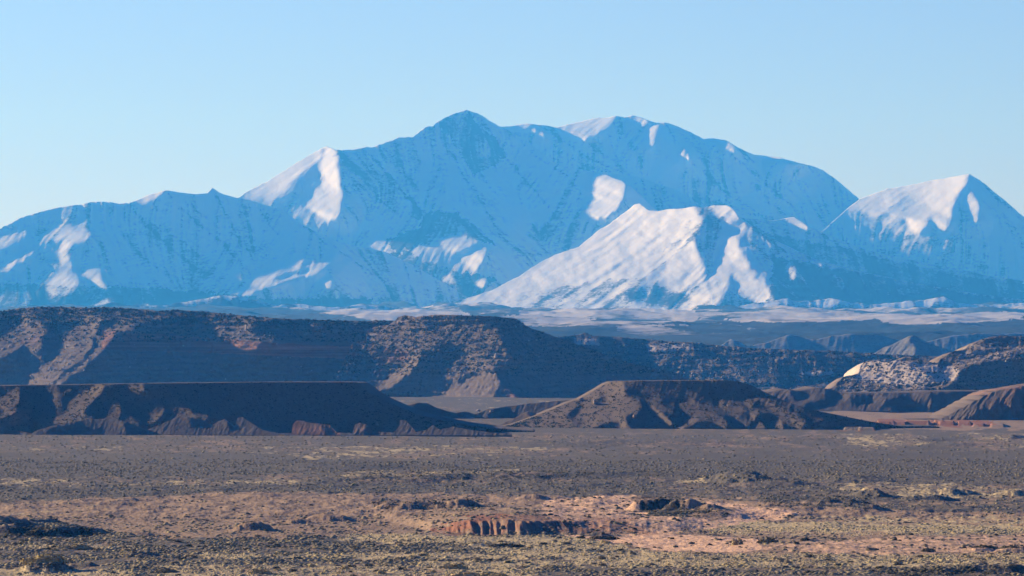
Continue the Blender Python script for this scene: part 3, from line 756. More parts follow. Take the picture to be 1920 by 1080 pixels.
# long cliff-edged mesa on the left
relief('long_cliff_mesa', [(-420, 590), (-200, 588), (0, 584), (35, 578), (70, 576), (110, 575), (160, 577), (200, 576), (240, 578), (270, 580), (300, 583), (330, 581), (380, 584), (440, 590), (520, 597), (600, 600), (680, 602), (740, 601), (900, 612), (1000, 650), (1100, 740)],
    [(-420, 738), (2340, 738)], 5900, mesa_m, seed=89, x0=-420, x1=1100, base=(0.02, 1.0), jit=0.9, jitw=8, step=1.5, rough=0.5, mid=0.8, terr=(0.4, 11.0),
    shape=cliffs([([(-420, 560), (0, 570), (700, 590), (1000, 600)], [(-420, 605), (0, 600), (120, 606), (260, 602), (400, 606), (480, 604), (700, 612), (1000, 660)], 3.2),
                  ([(190, 620), (400, 634), (500, 642), (690, 652)], [(190, 656), (400, 660), (500, 664), (690, 672)], 0.12),
                  ([(-420, 640), (60, 640), (100, 640)], [(-420, 660), (60, 665), (100, 665)], 0.2)]),
    polys=[([(60, 660), (95, 617), (130, 610), (115, 640), (118, 655), (70, 680), (50, 715), (-440, 735), (-440, 700), (10, 675)], 0.7, 0.9, 2),
           ([(262, 603), (300, 602), (390, 607), (420, 640), (470, 655), (700, 665), (760, 640), (760, 738), (110, 738), (160, 690), (200, 650), (215, 620), (240, 617)], 0.12, 0.9, 2),
           ([(-60, 655), (0, 630), (25, 610), (45, 592), (60, 598), (80, 612), (95, 616), (77, 635), (76, 658), (60, 664), (45, 645), (30, 655), (12, 668), (-60, 700)], -0.8, 1.7, 1.2),
           ([(50, 737), (60, 705), (75, 688), (95, 675), (115, 663), (120, 650), (117, 640), (135, 615), (150, 602), (175, 597), (197, 598), (186, 610), (179, 625), (173, 635), (175, 650), (165, 665), (145, 680), (120, 697), (85, 737)], -1.0, 1.6, 1.2),
           ([(75, 737), (130, 700), (160, 678), (172, 660), (172, 640), (190, 628), (205, 612), (225, 603), (250, 606), (256, 618), (225, 620), (210, 632), (196, 655), (181, 668), (160, 688), (135, 703), (100, 737)], -1.0, 1.3, 1.2),
           ([(176, 637), (188, 626), (186, 648), (170, 668), (140, 692), (165, 662)], 0.6, 1.0, 1.0),
           ([(230, 601), (260, 590), (310, 581), (390, 584), (405, 592), (350, 596), (300, 597), (262, 604)], -0.5, 2.4, 1.2),
           ([(385, 606), (400, 604), (420, 612), (455, 604), (465, 610), (475, 625), (520, 632), (515, 642), (490, 640), (480, 656), (465, 650), (440, 645), (420, 635), (402, 628), (406, 618)], -0.6, 1.8, 1.2),
           ([(480, 606), (530, 600), (580, 610), (600, 615), (692, 610), (692, 628), (480, 628)], 0.3, 1.2, 1.2),
           ([(580, 606), (600, 607), (610, 614), (590, 614)], -0.8, 1.5)],
    attrs=mesa_attr(red=[([(190, 620), (400, 634), (500, 642), (690, 652), (690, 675), (400, 662), (190, 656)], 0.7), ([(40, 640), (80, 615), (110, 620), (110, 660), (60, 680)], 0.3)],
                    pale=[([(200, 612), (240, 603), (262, 612), (225, 622), (196, 658), (172, 665), (172, 640)], 0.28), ([(115, 640), (150, 640), (175, 650), (120, 660)], 0.3), ([(40, 638), (78, 638), (76, 662), (50, 660)], 0.25), ([(400, 608), (470, 606), (478, 626), (500, 650), (420, 636)], 0.2)],
                    brush=[([(-420, 560), (700, 590), (700, 612), (-420, 608)], 0.5)], b0=0.35, r0=0.18, p0=0.08, seed=8), gully=(0.5, 9), gscales=(1, 0.5, 0.3),
    back=[(250, 4), (600, 14), (900, 40), (1200, 90), (1500, 150)])

# broad mesa in the middle
relief('broad_mesa', [(-420, 780), (560, 760), (640, 690), (655, 655), (662, 643), (686, 640), (687, 622), (697, 616), (706, 612), (730, 609), (742, 600), (746, 594), (760, 591), (772, 593), (779, 594), (797, 592), (815, 590), (833, 590), (870, 591), (920, 593), (965, 597), (972, 600), (980, 606), (994, 615), (1023, 624), (1048, 634), (1080, 645), (1110, 656), (1183, 681), (1240, 693), (1274, 700), (1293, 710), (1340, 730), (1500, 770), (2340, 790)],
    [(-420, 746), (2340, 746)], 5650, mesa_m, seed=91, x0=560, x1=1480, base=(0.1, 1.2), jit=0.9, jitw=8, step=1.5, rough=1.0, mid=1.2, terr=(0.5, 11.0),
    shape=cliffs([([(640, 642), (760, 655), (850, 650), (1000, 655), (1200, 690)], [(640, 660), (760, 668), (850, 665), (1000, 668), (1200, 705)], 0.4)]),
    polys=[([(790, 596), (870, 592), (965, 599), (990, 612), (1050, 636), (1183, 683), (1300, 712), (1400, 760), (925, 760), (932, 690), (962, 662), (938, 630), (925, 617), (830, 612), (785, 605)], 0.55, 0.9, 1.5),
           ([(640, 646), (700, 658), (735, 660), (758, 680), (740, 690), (735, 705), (690, 732), (560, 760)], 0.5, 0.9, 1.5),
           ([(660, 644), (686, 640), (687, 622), (700, 613), (730, 608), (745, 595), (772, 593), (790, 600), (800, 612), (870, 618), (925, 618), (938, 630), (950, 660), (966, 672), (942, 685), (900, 680), (870, 700), (845, 700), (840, 690), (865, 670), (860, 650), (830, 645), (800, 660), (780, 668), (757, 676), (735, 658), (700, 656)], -0.55, 2.0, 1.5),
           ([(800, 612), (930, 616), (930, 619), (800, 616)], -0.3, 3.0, 0.8),
           ([(795, 664), (830, 645), (862, 650), (866, 670), (846, 690), (840, 715), (830, 730), (805, 746), (700, 746), (700, 738), (745, 725), (765, 703), (782, 683)], 0.6, 0.9, 1.5),
           ([(690, 733), (735, 703), (745, 690), (775, 668), (790, 665), (784, 680), (767, 697), (747, 717), (730, 727), (700, 736)], -0.9, 1.6, 1),
           ([(805, 748), (860, 722), (885, 702), (895, 700), (930, 702), (934, 715), (927, 730), (925, 750)], -0.6, 2.0, 1.2),
           ([(838, 700), (850, 680), (870, 665), (935, 660), (965, 672), (925, 690), (880, 700), (850, 720)], -0.5, 1.9, 1.5),
           ([(953, 730), (958, 736), (973, 749), (960, 749)], -0.9, 1.5, 0.8)],
    attrs=mesa_attr(red=[([(640, 645), (700, 650), (765, 658), (770, 675), (735, 680), (640, 665)], 0.35), ([(950, 728), (980, 750), (955, 750)], 0.8)],
                    pale=[([(685, 640), (687, 620), (710, 625), (705, 636)], 0.4), ([(740, 596), (780, 594), (765, 606), (740, 606)], 0.35), ([(900, 650), (940, 645), (940, 675), (900, 672)], 0.2), ([(845, 610), (930, 614), (930, 622), (845, 618)], 0.2)],
                    brush=[([(780, 588), (980, 596), (1000, 620), (800, 618)], 0.3), ([(805, 748), (885, 700), (934, 700), (925, 750)], -0.5)], b0=0.7, r0=0.18, p0=0.12, seed=9), gully=(0.6, 9), gscales=(1, 0.5, 0.3),
    back=[(150, 2), (400, 8), (550, 40), (750, 90), (1000, 120)])

# hills at the right, behind the red banks
relief('fan_hill', [(-420, 790), (1300, 762), (1380, 748), (1430, 737), (1470, 730), (1500, 733), (1530, 726), (1560, 731), (1590, 737), (1640, 737), (1700, 736), (1750, 734), (1855, 733.5), (2340, 733)],
    [(-420, 772), (2340, 772)], 4200, front_m, seed=93, x0=1300, x1=2340, base=(-0.3, 2.6), jit=0.5, step=1.5, rough=0.4, mid=2.0,
    polys=[([(1745, 737), (1850, 736), (2340, 736), (2340, 780), (1830, 780), (1790, 768), (1770, 772), (1750, 760), (1742, 745)], 0.5, 1.0, 1.2),
           ([(1662, 747), (1700, 751), (1722, 762), (1700, 766), (1664, 760)], 0.8, 1.2, 1.2), ([(1520, 752), (1560, 750), (1555, 760), (1505, 762)], 0.6, 1.4, 1.2), ([(1475, 731), (1500, 735), (1520, 745), (1490, 748)], 0.7, 1.2, 1), ([(1535, 727), (1560, 733), (1580, 742), (1550, 744)], 0.7, 1.2, 1), ([(1590, 745), (1620, 742), (1640, 752), (1600, 756)], 0.6, 1.3, 1)],
    attrs=mesa_attr(pale=[([(1500, 745), (1740, 735), (1740, 752), (1500, 758)], 0.2)], b0=0.3, r0=0.25, p0=0.12, seed=10), gully=(0.5, 14),
    back=[(150, 0), (300, 4), (400, 12), (500, 40)])

# low hills and small cone between the front mesas
relief('low_brown_hill', [(-420, 800), (600, 790), (700, 770), (740, 763), (760, 760), (785, 755), (800, 756), (812, 761), (835, 770), (855, 774), (872, 771), (890, 776), (905, 771), (915, 767), (925, 766), (950, 762), (985, 757), (1020, 754), (1060, 750), (1100, 752), (1200, 770), (2340, 800)],
    [(-420, 786), (2340, 786)], 3750, front_m, seed=95, x0=560, x1=1260, base=(-0.2, 2.2), jit=0.7, step=1.5, rough=0.4,
    polys=[([(785, 757), (812, 760), (870, 790), (760, 800), (765, 772)], 0.7, 1.2, 1.2), ([(930, 765), (950, 763), (940, 790), (915, 785)], 0.6, 1.4, 1.2), ([(860, 773), (890, 780), (905, 800), (870, 800)], 0.6, 1.3, 1.2), ([(700, 770), (735, 766), (740, 790), (705, 795)], 0.5, 1.4, 1.2)],
    attrs=mesa_attr(b0=0.4, r0=0.2, p0=0.1, seed=11), gully=(0.6, 10), back=[(20, 1), (80, 8), (160, 25)])
relief('small_cone_hill', [(-420, 810), (900, 806), (935, 797), (960, 787), (980, 775), (990, 771), (1000, 774), (1020, 783), (1050, 793), (1080, 800), (2340, 812)],
    [(-420, 802), (2340, 802)], 3450, front_m, seed=96, x0=890, x1=1110, base=(-0.5, 2.0), jit=0.4, step=1.5, rough=0.3,
    polys=[([(990, 770), (1020, 780), (1060, 800), (1000, 806), (996, 785)], 0.8, 1.2, 1.0)],
    attrs=mesa_attr(b0=0.3, r0=0.2, seed=12), gully=(0.4, 10), back=[(10, 2), (40, 10), (80, 20)])

# ribbed red-brown hill at the right edge
relief('ribbed_red_hill', [(-420, 800), (1735, 793), (1765, 786), (1790, 772), (1812, 761), (1830, 751), (1860, 736), (1880, 731), (1900, 728), (1912, 725), (1930, 722), (2000, 715), (2340, 716)],
    [(-420, 789), (2340, 789)], 3700, front_m, seed=97, x0=1700, x1=2340, base=(-0.5, 1.9), jit=1.2, jitw=8, step=1.2, rough=0.8,
    polys=[([(1812, 790), (1832, 771), (1850, 767), (1852, 776), (1853, 790)], 0.9, 1.0, 1), ([(1854, 790), (1857, 768), (1873, 757), (1886, 770), (1870, 790)], 0.9, 1.0, 1),
           ([(1895, 788), (1897, 760), (1903, 735), (1926, 729), (1917, 760), (1906, 790)], 1.0, 1.0, 1), ([(1930, 790), (1945, 730), (1980, 725), (1960, 790)], 0.9, 1, 1)],
    attrs=mesa_attr(red=[([(1850, 735), (1940, 720), (1940, 790), (1840, 790)], 0.25)], b0=0.4, r0=0.22, p0=0.05, seed=13), gully=(0.9, 10), gscales=(1, 0.5, 0.3), back=[(80, 0), (160, 2), (220, 20), (260, 38)])

# flat-topped front mesa on the right
relief('front_mesa', [(-420, 812), (930, 803), (960, 796), (1000, 782), (1040, 766), (1060, 757), (1085, 749), (1110, 735), (1135, 720), (1145, 716), (1160, 715), (1250, 714), (1340, 713.5), (1360, 713), (1385, 715), (1410, 723), (1440, 738), (1480, 756), (1530, 770), (1590, 782), (1640, 792), (1700, 801), (2340, 812)],
    [(-420, 803), (2340, 803)], 3320, front_m, seed=98, x0=900, x1=1760, base=(0.35, 1.1), jit=0.35, step=1.2, rough=0.2, mid=0.7,
    polys=[([(900, 806), (960, 790), (1040, 760), (1060, 750), (1085, 745), (1145, 714), (1165, 714), (1172, 728), (1170, 742), (1195, 748), (1207, 762), (1195, 775), (1180, 783), (1175, 795), (1190, 806)], -0.75, 1.8, 1.5),
           ([(1118, 749), (1130, 743), (1142, 749), (1130, 756), (1114, 758)], 0.7, 0.8, 0.8), ([(1060, 780), (1085, 760), (1090, 770), (1075, 785), (1105, 792), (1085, 797)], 0.4, 1.5, 1.2),
           ([(1100, 806), (1130, 795), (1160, 790), (1164, 806)], 0.7, 0.9, 1), ([(1170, 782), (1185, 776), (1195, 790), (1175, 790)], 0.4, 1.2, 1),
           ([(1185, 775), (1188, 773), (1196, 781), (1190, 784)], -0.9, 1.3, 0.7),
           ([(1203, 745), (1225, 744), (1240, 748), (1238, 756), (1262, 768), (1268, 778), (1240, 772), (1262, 795), (1256, 797), (1235, 780), (1215, 756)], -0.45, 1.9, 1.5),
           ([(1216, 752), (1228, 760), (1246, 778), (1263, 796), (1256, 797), (1235, 780)], -0.9, 1.6, 0.9),
           ([(1272, 755), (1290, 752), (1296, 745), (1306, 755), (1325, 765), (1350, 775), (1368, 796), (1360, 804), (1335, 790), (1300, 792), (1285, 801), (1262, 806), (1295, 790), (1302, 780), (1290, 772), (1278, 770)], -0.5, 2.0, 1.5),
           ([(1300, 778), (1312, 780), (1312, 790), (1290, 801), (1265, 806), (1290, 793)], -0.9, 1.8, 1),
           ([(1344, 744), (1360, 755), (1388, 750), (1395, 760), (1408, 770), (1390, 776), (1385, 785), (1370, 780), (1352, 768), (1346, 756)], -0.5, 2.0, 1.5),
           ([(1392, 756), (1400, 748), (1424, 746), (1455, 757), (1512, 783), (1512, 792), (1500, 802), (1478, 788), (1453, 776), (1430, 775), (1415, 785), (1405, 800), (1395, 800), (1412, 782), (1405, 770)], -0.55, 2.0, 1.3),
           ([(1408, 757), (1425, 750), (1445, 760), (1440, 768), (1420, 766)], 0.8, 1.1, 1.2),
           ([(1405, 772), (1418, 778), (1412, 790), (1398, 798), (1410, 784)], -1.0, 1.6, 0.8),
           ([(1415, 806), (1424, 792), (1430, 788), (1436, 806)], -0.7, 1.7, 0.8), ([(1455, 806), (1456, 793), (1463, 787), (1470, 806)], -0.7, 1.7, 0.8),
           ([(1510, 785), (1540, 783), (1560, 788), (1530, 796)], -0.3, 2.0, 1.2)],
    attrs=mesa_attr(red=[([(1105, 735), (1150, 735), (1145, 765), (1105, 762)], 0.25), ([(1230, 765), (1265, 790), (1262, 800), (1235, 780)], 0.3), ([(1400, 780), (1480, 785), (1480, 806), (1400, 806)], 0.15)], b0=0.25, r0=0.05, p0=0.05, seed=14, wp=2.5), gully=(0.25, 12), warp=2.5,
    back=[(60, 0.0), (140, 0.5), (260, 3), (320, 15), (380, 32)])

# long dark front mesa on the left
relief('dark_front_mesa', [(-420, 726), (-100, 724), (0, 723.5), (100, 722), (170, 721), (300, 719), (400, 718), (500, 717), (600, 717), (660, 717), (670, 719), (680, 726), (690, 735), (705, 744), (720, 752), (750, 765), (790, 779), (830, 789), (870, 797), (940, 805), (1000, 810), (2340, 818)],
    [(-420, 812), (2340, 812)], 3120, front_m, seed=99, x0=-420, x1=1000, base=(0.25, 1.0), jit=0.3, step=1.2, rough=0.2, mid=0.9,
    polys=[([(-10, 755), (28, 727), (36, 734), (38, 755), (20, 766), (6, 768)], -0.8, 1.6, 1), ([(-40, 790), (0, 776), (35, 764), (32, 774), (0, 786), (-30, 800)], -0.7, 1.8, 1),
           ([(115, 740), (130, 728), (135, 732), (120, 740)], -0.7, 1.4, 0.8),
           ([(98, 795), (130, 765), (135, 750), (165, 729), (190, 722), (199, 724), (189, 738), (171, 755), (156, 770), (162, 782), (178, 788), (150, 800)], -0.9, 1.6, 1.2),
           ([(238, 724), (265, 722), (272, 735), (255, 734)], -0.7, 1.6, 0.8), ([(195, 795), (213, 762), (224, 755), (228, 768), (222, 790)], -0.6, 1.6, 1.2),
           ([(230, 795), (245, 780), (262, 795), (258, 806)], -0.5, 1.8, 1.2), ([(277, 795), (290, 777), (312, 764), (302, 780), (291, 794)], -0.8, 1.6, 1),
           ([(330, 795), (335, 775), (345, 764), (356, 765), (362, 776), (395, 778), (385, 790)], -0.5, 1.8, 1.2)],
    attrs=mesa_attr(red=[([(-40, 720), (60, 725), (60, 800), (-40, 800)], 0.25), ([(100, 730), (240, 760), (240, 815), (80, 815)], 0.2)], b0=0.3, r0=0.15, p0=0.0, seed=15, wp=2.5), gully=(0.25, 12), warp=2.5,
    back=[(60, 0.0), (140, 0.3), (260, 1.5), (330, 15), (400, 34)])

# red-brown mounds along the foot of the dark mesa
relief('red_mounds', [(-420, 812), (-100, 806), (0, 800), (20, 806), (60, 812), (66, 808), (100, 798), (140, 790), (160, 787), (200, 785), (230, 789), (262, 800), (275, 806), (300, 797), (322, 787), (340, 777), (350, 781), (380, 787), (396, 797), (410, 790), (422, 786), (440, 800), (446, 784), (455, 782), (475, 795), (492, 806), (520, 812), (547, 812), (549, 796), (556, 789), (568, 789), (580, 793), (600, 794), (618, 797), (632, 811), (660, 812), (666, 796), (675, 793), (690, 797), (699, 809), (738, 811), (750, 797), (744, 787), (762, 789), (772, 800), (780, 810), (800, 806), (812, 797), (825, 806), (850, 800), (880, 806), (930, 812), (2340, 820)],
    [(-420, 816), (2340, 816)], 3020, front_m, seed=100, x0=-420, x1=960, base=(-0.3, 2.0), jit=0.8, jitw=9, step=1.0, rough=0.5,
    polys=[([(232, 793), (260, 799), (272, 808), (262, 814), (240, 816)], 0.9, 1.1, 0.8), ([(85, 806), (150, 793), (148, 803), (100, 812)], 0.7, 1.2, 0.8),
           ([(150, 800), (195, 808), (190, 812), (150, 808)], 0.6, 1.2, 0.8), ([(350, 783), (390, 790), (395, 797), (360, 795)], 0.6, 1.3, 0.8),
           ([(-40, 803), (10, 803), (40, 812), (0, 815)], 0.6, 1.3, 0.8), ([(425, 788), (445, 800), (430, 806)], 0.5, 1.3, 0.8),
           ([(600, 795), (632, 812), (610, 812)], 0.3, 1.6, 0.8), ([(690, 798), (700, 812), (680, 812)], 0.7, 1.3, 0.6)],
    attrs=mesa_attr(red=[([(545, 785), (640, 790), (640, 816), (545, 816)], 0.4), ([(60, 785), (260, 785), (260, 816), (60, 816)], 0.15), ([(320, 775), (400, 780), (400, 800), (320, 800)], 0.2), ([(660, 785), (800, 785), (800, 812), (660, 812)], 0.2)], b0=0.3, r0=0.2, p0=0.0, seed=16, wp=2.5), gully=(0.4, 8), warp=2.0,
    back=[(6, 0.5), (14, 4), (24, 12)])

# ------------------------------------------------------------------ the plain
def plain():
    m, n, b = new_mat('desert_plain')
    n1 = noise(n, 0.9, 4, 0.65)
    n2 = noise(n, 0.12, 5, 0.65)
    n3 = noise(n, 0.35, 4, 0.7, stretch=(1, 0.5, 1))
    n4 = noise(n, 2.2, 2, 0.6)
    soil = mix(n, n2, (0.29, 0.195, 0.125), (0.47, 0.32, 0.20))
    sand = mix(n, n1, (0.80, 0.48, 0.27), (0.90, 0.58, 0.35))
    grass = mix(n, n1, (0.37, 0.285, 0.145), (0.80, 0.62, 0.33))
    scrub = mix(n, n1, (0.095, 0.083, 0.065), (0.21, 0.18, 0.142))
    dark = mix(n, n1, (0.02, 0.018, 0.016), (0.06, 0.05, 0.042))
    def lay(col, name, c, amp=0.9):
        f = math_(n, 'ADD', attr(n, name), math_(n, 'MULTIPLY', math_(n, 'SUBTRACT', n3, 0.5), amp))
        return mix(n, mapr(n, f, 0.38, 0.62), col, c)
    col = lay(soil, 'scrub', scrub)
    col = lay(col, 'grass', grass)
    col = lay(col, 'sand', sand, 0.7)
    col = lay(col, 'red', mix(n, n1, (0.26, 0.11, 0.065), (0.42, 0.20, 0.125)), 0.5)
    col = lay(col, 'dark', dark, 1.0)
    col = mix(n, 1.0, col, mix(n, n4, (0.72, 0.72, 0.72), (1.22, 1.22, 1.22)), 'MULTIPLY')
    n.links.new(col, b.inputs['Base Color'])
    bump(n, b, n3, 0.8, 0.9)
    q1 = 60 * F / (np.concatenate([np.arange(1180, 1060, -0.75), np.arange(1060, 800, -0.5), np.arange(800, 716, -0.5)]) - 665)
    Y = q1
    px = np.arange(-520, 2441, 1.8)
    PX, Yg = np.meshgrid(px, Y)
    X = (PX - 960) / F * Yg
    fade = np.interp(Yg, [700, 3000, 8000], [1, 0.6, 0.2])
    Z = 0.9 * fbm(X / 60, Yg / 90, 201, 4, 0.5) * np.interp(Yg, [700, 2500, 3200, 8000], [1, 1, 0.3, 0.5])
    Z = Z + 0.16 * fade * fbm(X / 3.0, Yg / 4.0, 203, 3, 0.6) + 0.28 * (1 - sstep(1350, 1500, Yg)) * fbm(X / 9, Yg / 13, 209, 4, 0.6) + 0.8 * sstep(1380, 1500, Yg) * (1 - sstep(1900, 2100, Yg)) * fbm(X / 14, Yg / 22, 207, 4, 0.6)
    Z = Z - 0.5 * sstep(2900, 3100, Yg) + sstep(3500, 3900, Yg) * (1 - sstep(6500, 7500, Yg)) * (1.8 * ridged(X / 170, Yg / 420, 231, 4) + 0.8)
    def mound(cx, cy, wpx, hpx, dep=None, skew=1.0, nse=0.25, flat=1.0):
        """a mound whose foot is seen at photo row cy: hpx tall, wpx half wide"""
        nonlocal Z
        Yc = 60 * F / (cy - 665.0); mm = Yc / F
        xc = (cx - 960) * mm
        w = wpx * mm; h = hpx * mm; dp = dep if dep else max(w * 0.7, h * 2.0)
        Yc = Yc + dp * 0.8
        u = (X - xc) / w; v = (Yg - Yc) / dp
        r = np.sqrt(u * u + v * v) + nse * fbm(X / (w * 0.5), Yg / (w * 0.5), int(cx + cy) % 97, 3)
        Z = Z + h * (1 - sstep(0.15 * flat, 1.0, r))
    # gullied red bank with a terrace behind it
    Yb = np.interp(PX, [-520, 700, 810, 900, 1000, 1100, 1250, 1400, 2440], [1560, 1500, 1368, 1352, 1345, 1352, 1368, 1460, 1600])
    hb = np.interp(PX, [-520, 650, 800, 880, 960, 1040, 1120, 1220, 1500, 2440], [1.2, 1.2, 1.8, 4.2, 4.9, 4.2, 3.2, 2.0, 1.5, 1.5])
    sk = PX + 0.6 * (Yg - 1340)
    gl = 0.25 + 1.5 * np.abs(perlin(sk / 19 + 0.7 * fbm(PX / 40, Yg / 60, 225, 3), Yg / 90, 229)) + 0.35 * np.abs(fbm(sk / 6, Yg / 25, 221, 3))
    kk = sstep(840, 880, PX) * (1 - 0.75 * sstep(1040, 1200, PX)) * (1 - sstep(1220, 1300, PX))
    gl = gl * kk + 0.5 * (1 - kk)
    Yb = Yb + 2.6 * (gl - 0.5) + 5.0 * fbm(PX / 45, 0 * PX, 223, 4, 0.6)
    wid = np.interp(PX, [-520, 780, 850, 980, 1060, 1200, 1400, 2440], [60, 40, 15, 15, 32, 42, 60, 60])
    Z = Z + hb * np.clip((Yg - Yb) / wid, 0, 1) * (1 - sstep(0, 1, (Yg - Yb - 30) / 300))
    for a in [(60, 1006, 130, 17, 40), (-60, 1006, 130, 22, 40), (30, 992, 90, 16, 30), (160, 1001, 60, 8), (250, 1004, 50, 5),
              (470, 998, 50, 16), (550, 985, 60, 8), (620, 975, 70, 8), (780, 962, 90, 17), (860, 962, 60, 14), (1000, 938, 50, 9), (720, 950, 50, 8), (1100, 945, 60, 6),
              (1230, 962, 70, 22), (1290, 965, 60, 20), (1330, 968, 40, 10), (1390, 908, 75, 15, 60), (1450, 912, 90, 10, 60), (1600, 905, 110, 9, 60), (1640, 937, 50, 15, 30),
              (1640, 962, 35, 8), (1560, 950, 90, 10), (1750, 945, 70, 12), (1800, 930, 60, 10), (1900, 935, 60, 10), (1500, 1015, 60, 4), (1900, 1035, 45, 9), (1840, 1032, 50, 6),
              (1130, 1006, 45, 6), (80, 1070, 75, 17, 9), (150, 1062, 40, 8), (135, 1028, 45, 7), (265, 1042, 45, 8), (900, 1024, 45, 6), (950, 1027, 50, 5), (200, 950, 150, 6, 60), (420, 940, 180, 6, 60),
              (1780, 1075, 90, 10), (1880, 1075, 90, 14), (720, 905, 200, 9, 60), (900, 900, 220, 10, 60), (600, 880, 200, 5, 60), (1100, 895, 150, 6, 60), (1240, 836, 220, 6, 90), (1060, 838, 160, 6, 90), (1480, 828, 120, 5, 90), (1700, 828, 120, 6, 60), (1800, 838, 100, 6, 60),
              (1900, 825, 60, 8, 60)]:
        mound(*a)
    # red banks at the foot of the hills, right
    P, Q = project(X, Yg, Z)
    Zb = 0
    for cx, w, h, cy in [(1660, 18, 8, 798), (1685, 16, 7, 798), (1720, 26, 8, 797), (1760, 10, 7, 796), (1775, 16, 6, 797), (1808, 14, 5, 797), (1835, 12, 4, 799), (1570, 14, 4, 804), (1600, 20, 5, 805), (1500, 40, 5, 804), (1625, 16, 4, 806), (1870, 14, 4, 800)]:
        Yc = 60 * F / (cy - 665.0); mm = Yc / F
        u = np.abs(PX - cx + 1.5 * fbm(PX / 6, Yg / 40, cx, 3)) / w
        k = (1 - sstep(0.8, 1.0, u)) * sstep(0, 6, Yg - Yc + 3 * fbm(PX / 8, 0 * PX, cx + 1, 2)) * (1 - sstep(80, 150, Yg - Yc))
        Zb = np.maximum(Zb, h * mm * k)
    Z = Z + Zb
    P, Q = project(X, Yg, Z)
    WX = P + 30 * fbm(P / 60, Q / 8, 211, 5, 0.7); WY = Q + 5.0 * fbm(P / 60, Q / 8, 212, 5, 0.7)
    big = fbm(P / 120, Q / 14, 215, 4, 0.6); mid = fbm(P / 26, Q / 5, 216, 3, 0.6)
    A = {}
    A['scrub'] = 0.62 + 0.16 * big + 0.14 * mid
    A['grass'] = 0.10 + 0.14 * big + 0.22 * mid + 0.12 * fbm(P / 9, Q / 2.2, 218, 3)
    A['grass'] = A['grass'] + 0.16 * sstep(1000, 1025, Q)
    A['sand'] = -0.25 + 0.12 * mid
    A['dark'] = 0.02 + 0.12 * mid
    A['red'] = -0.6 + 0 * P
    def add(k, pts, d): A[k] = A[k] + d * blur(inpoly(WX, WY, pts).astype(float), 1.0)
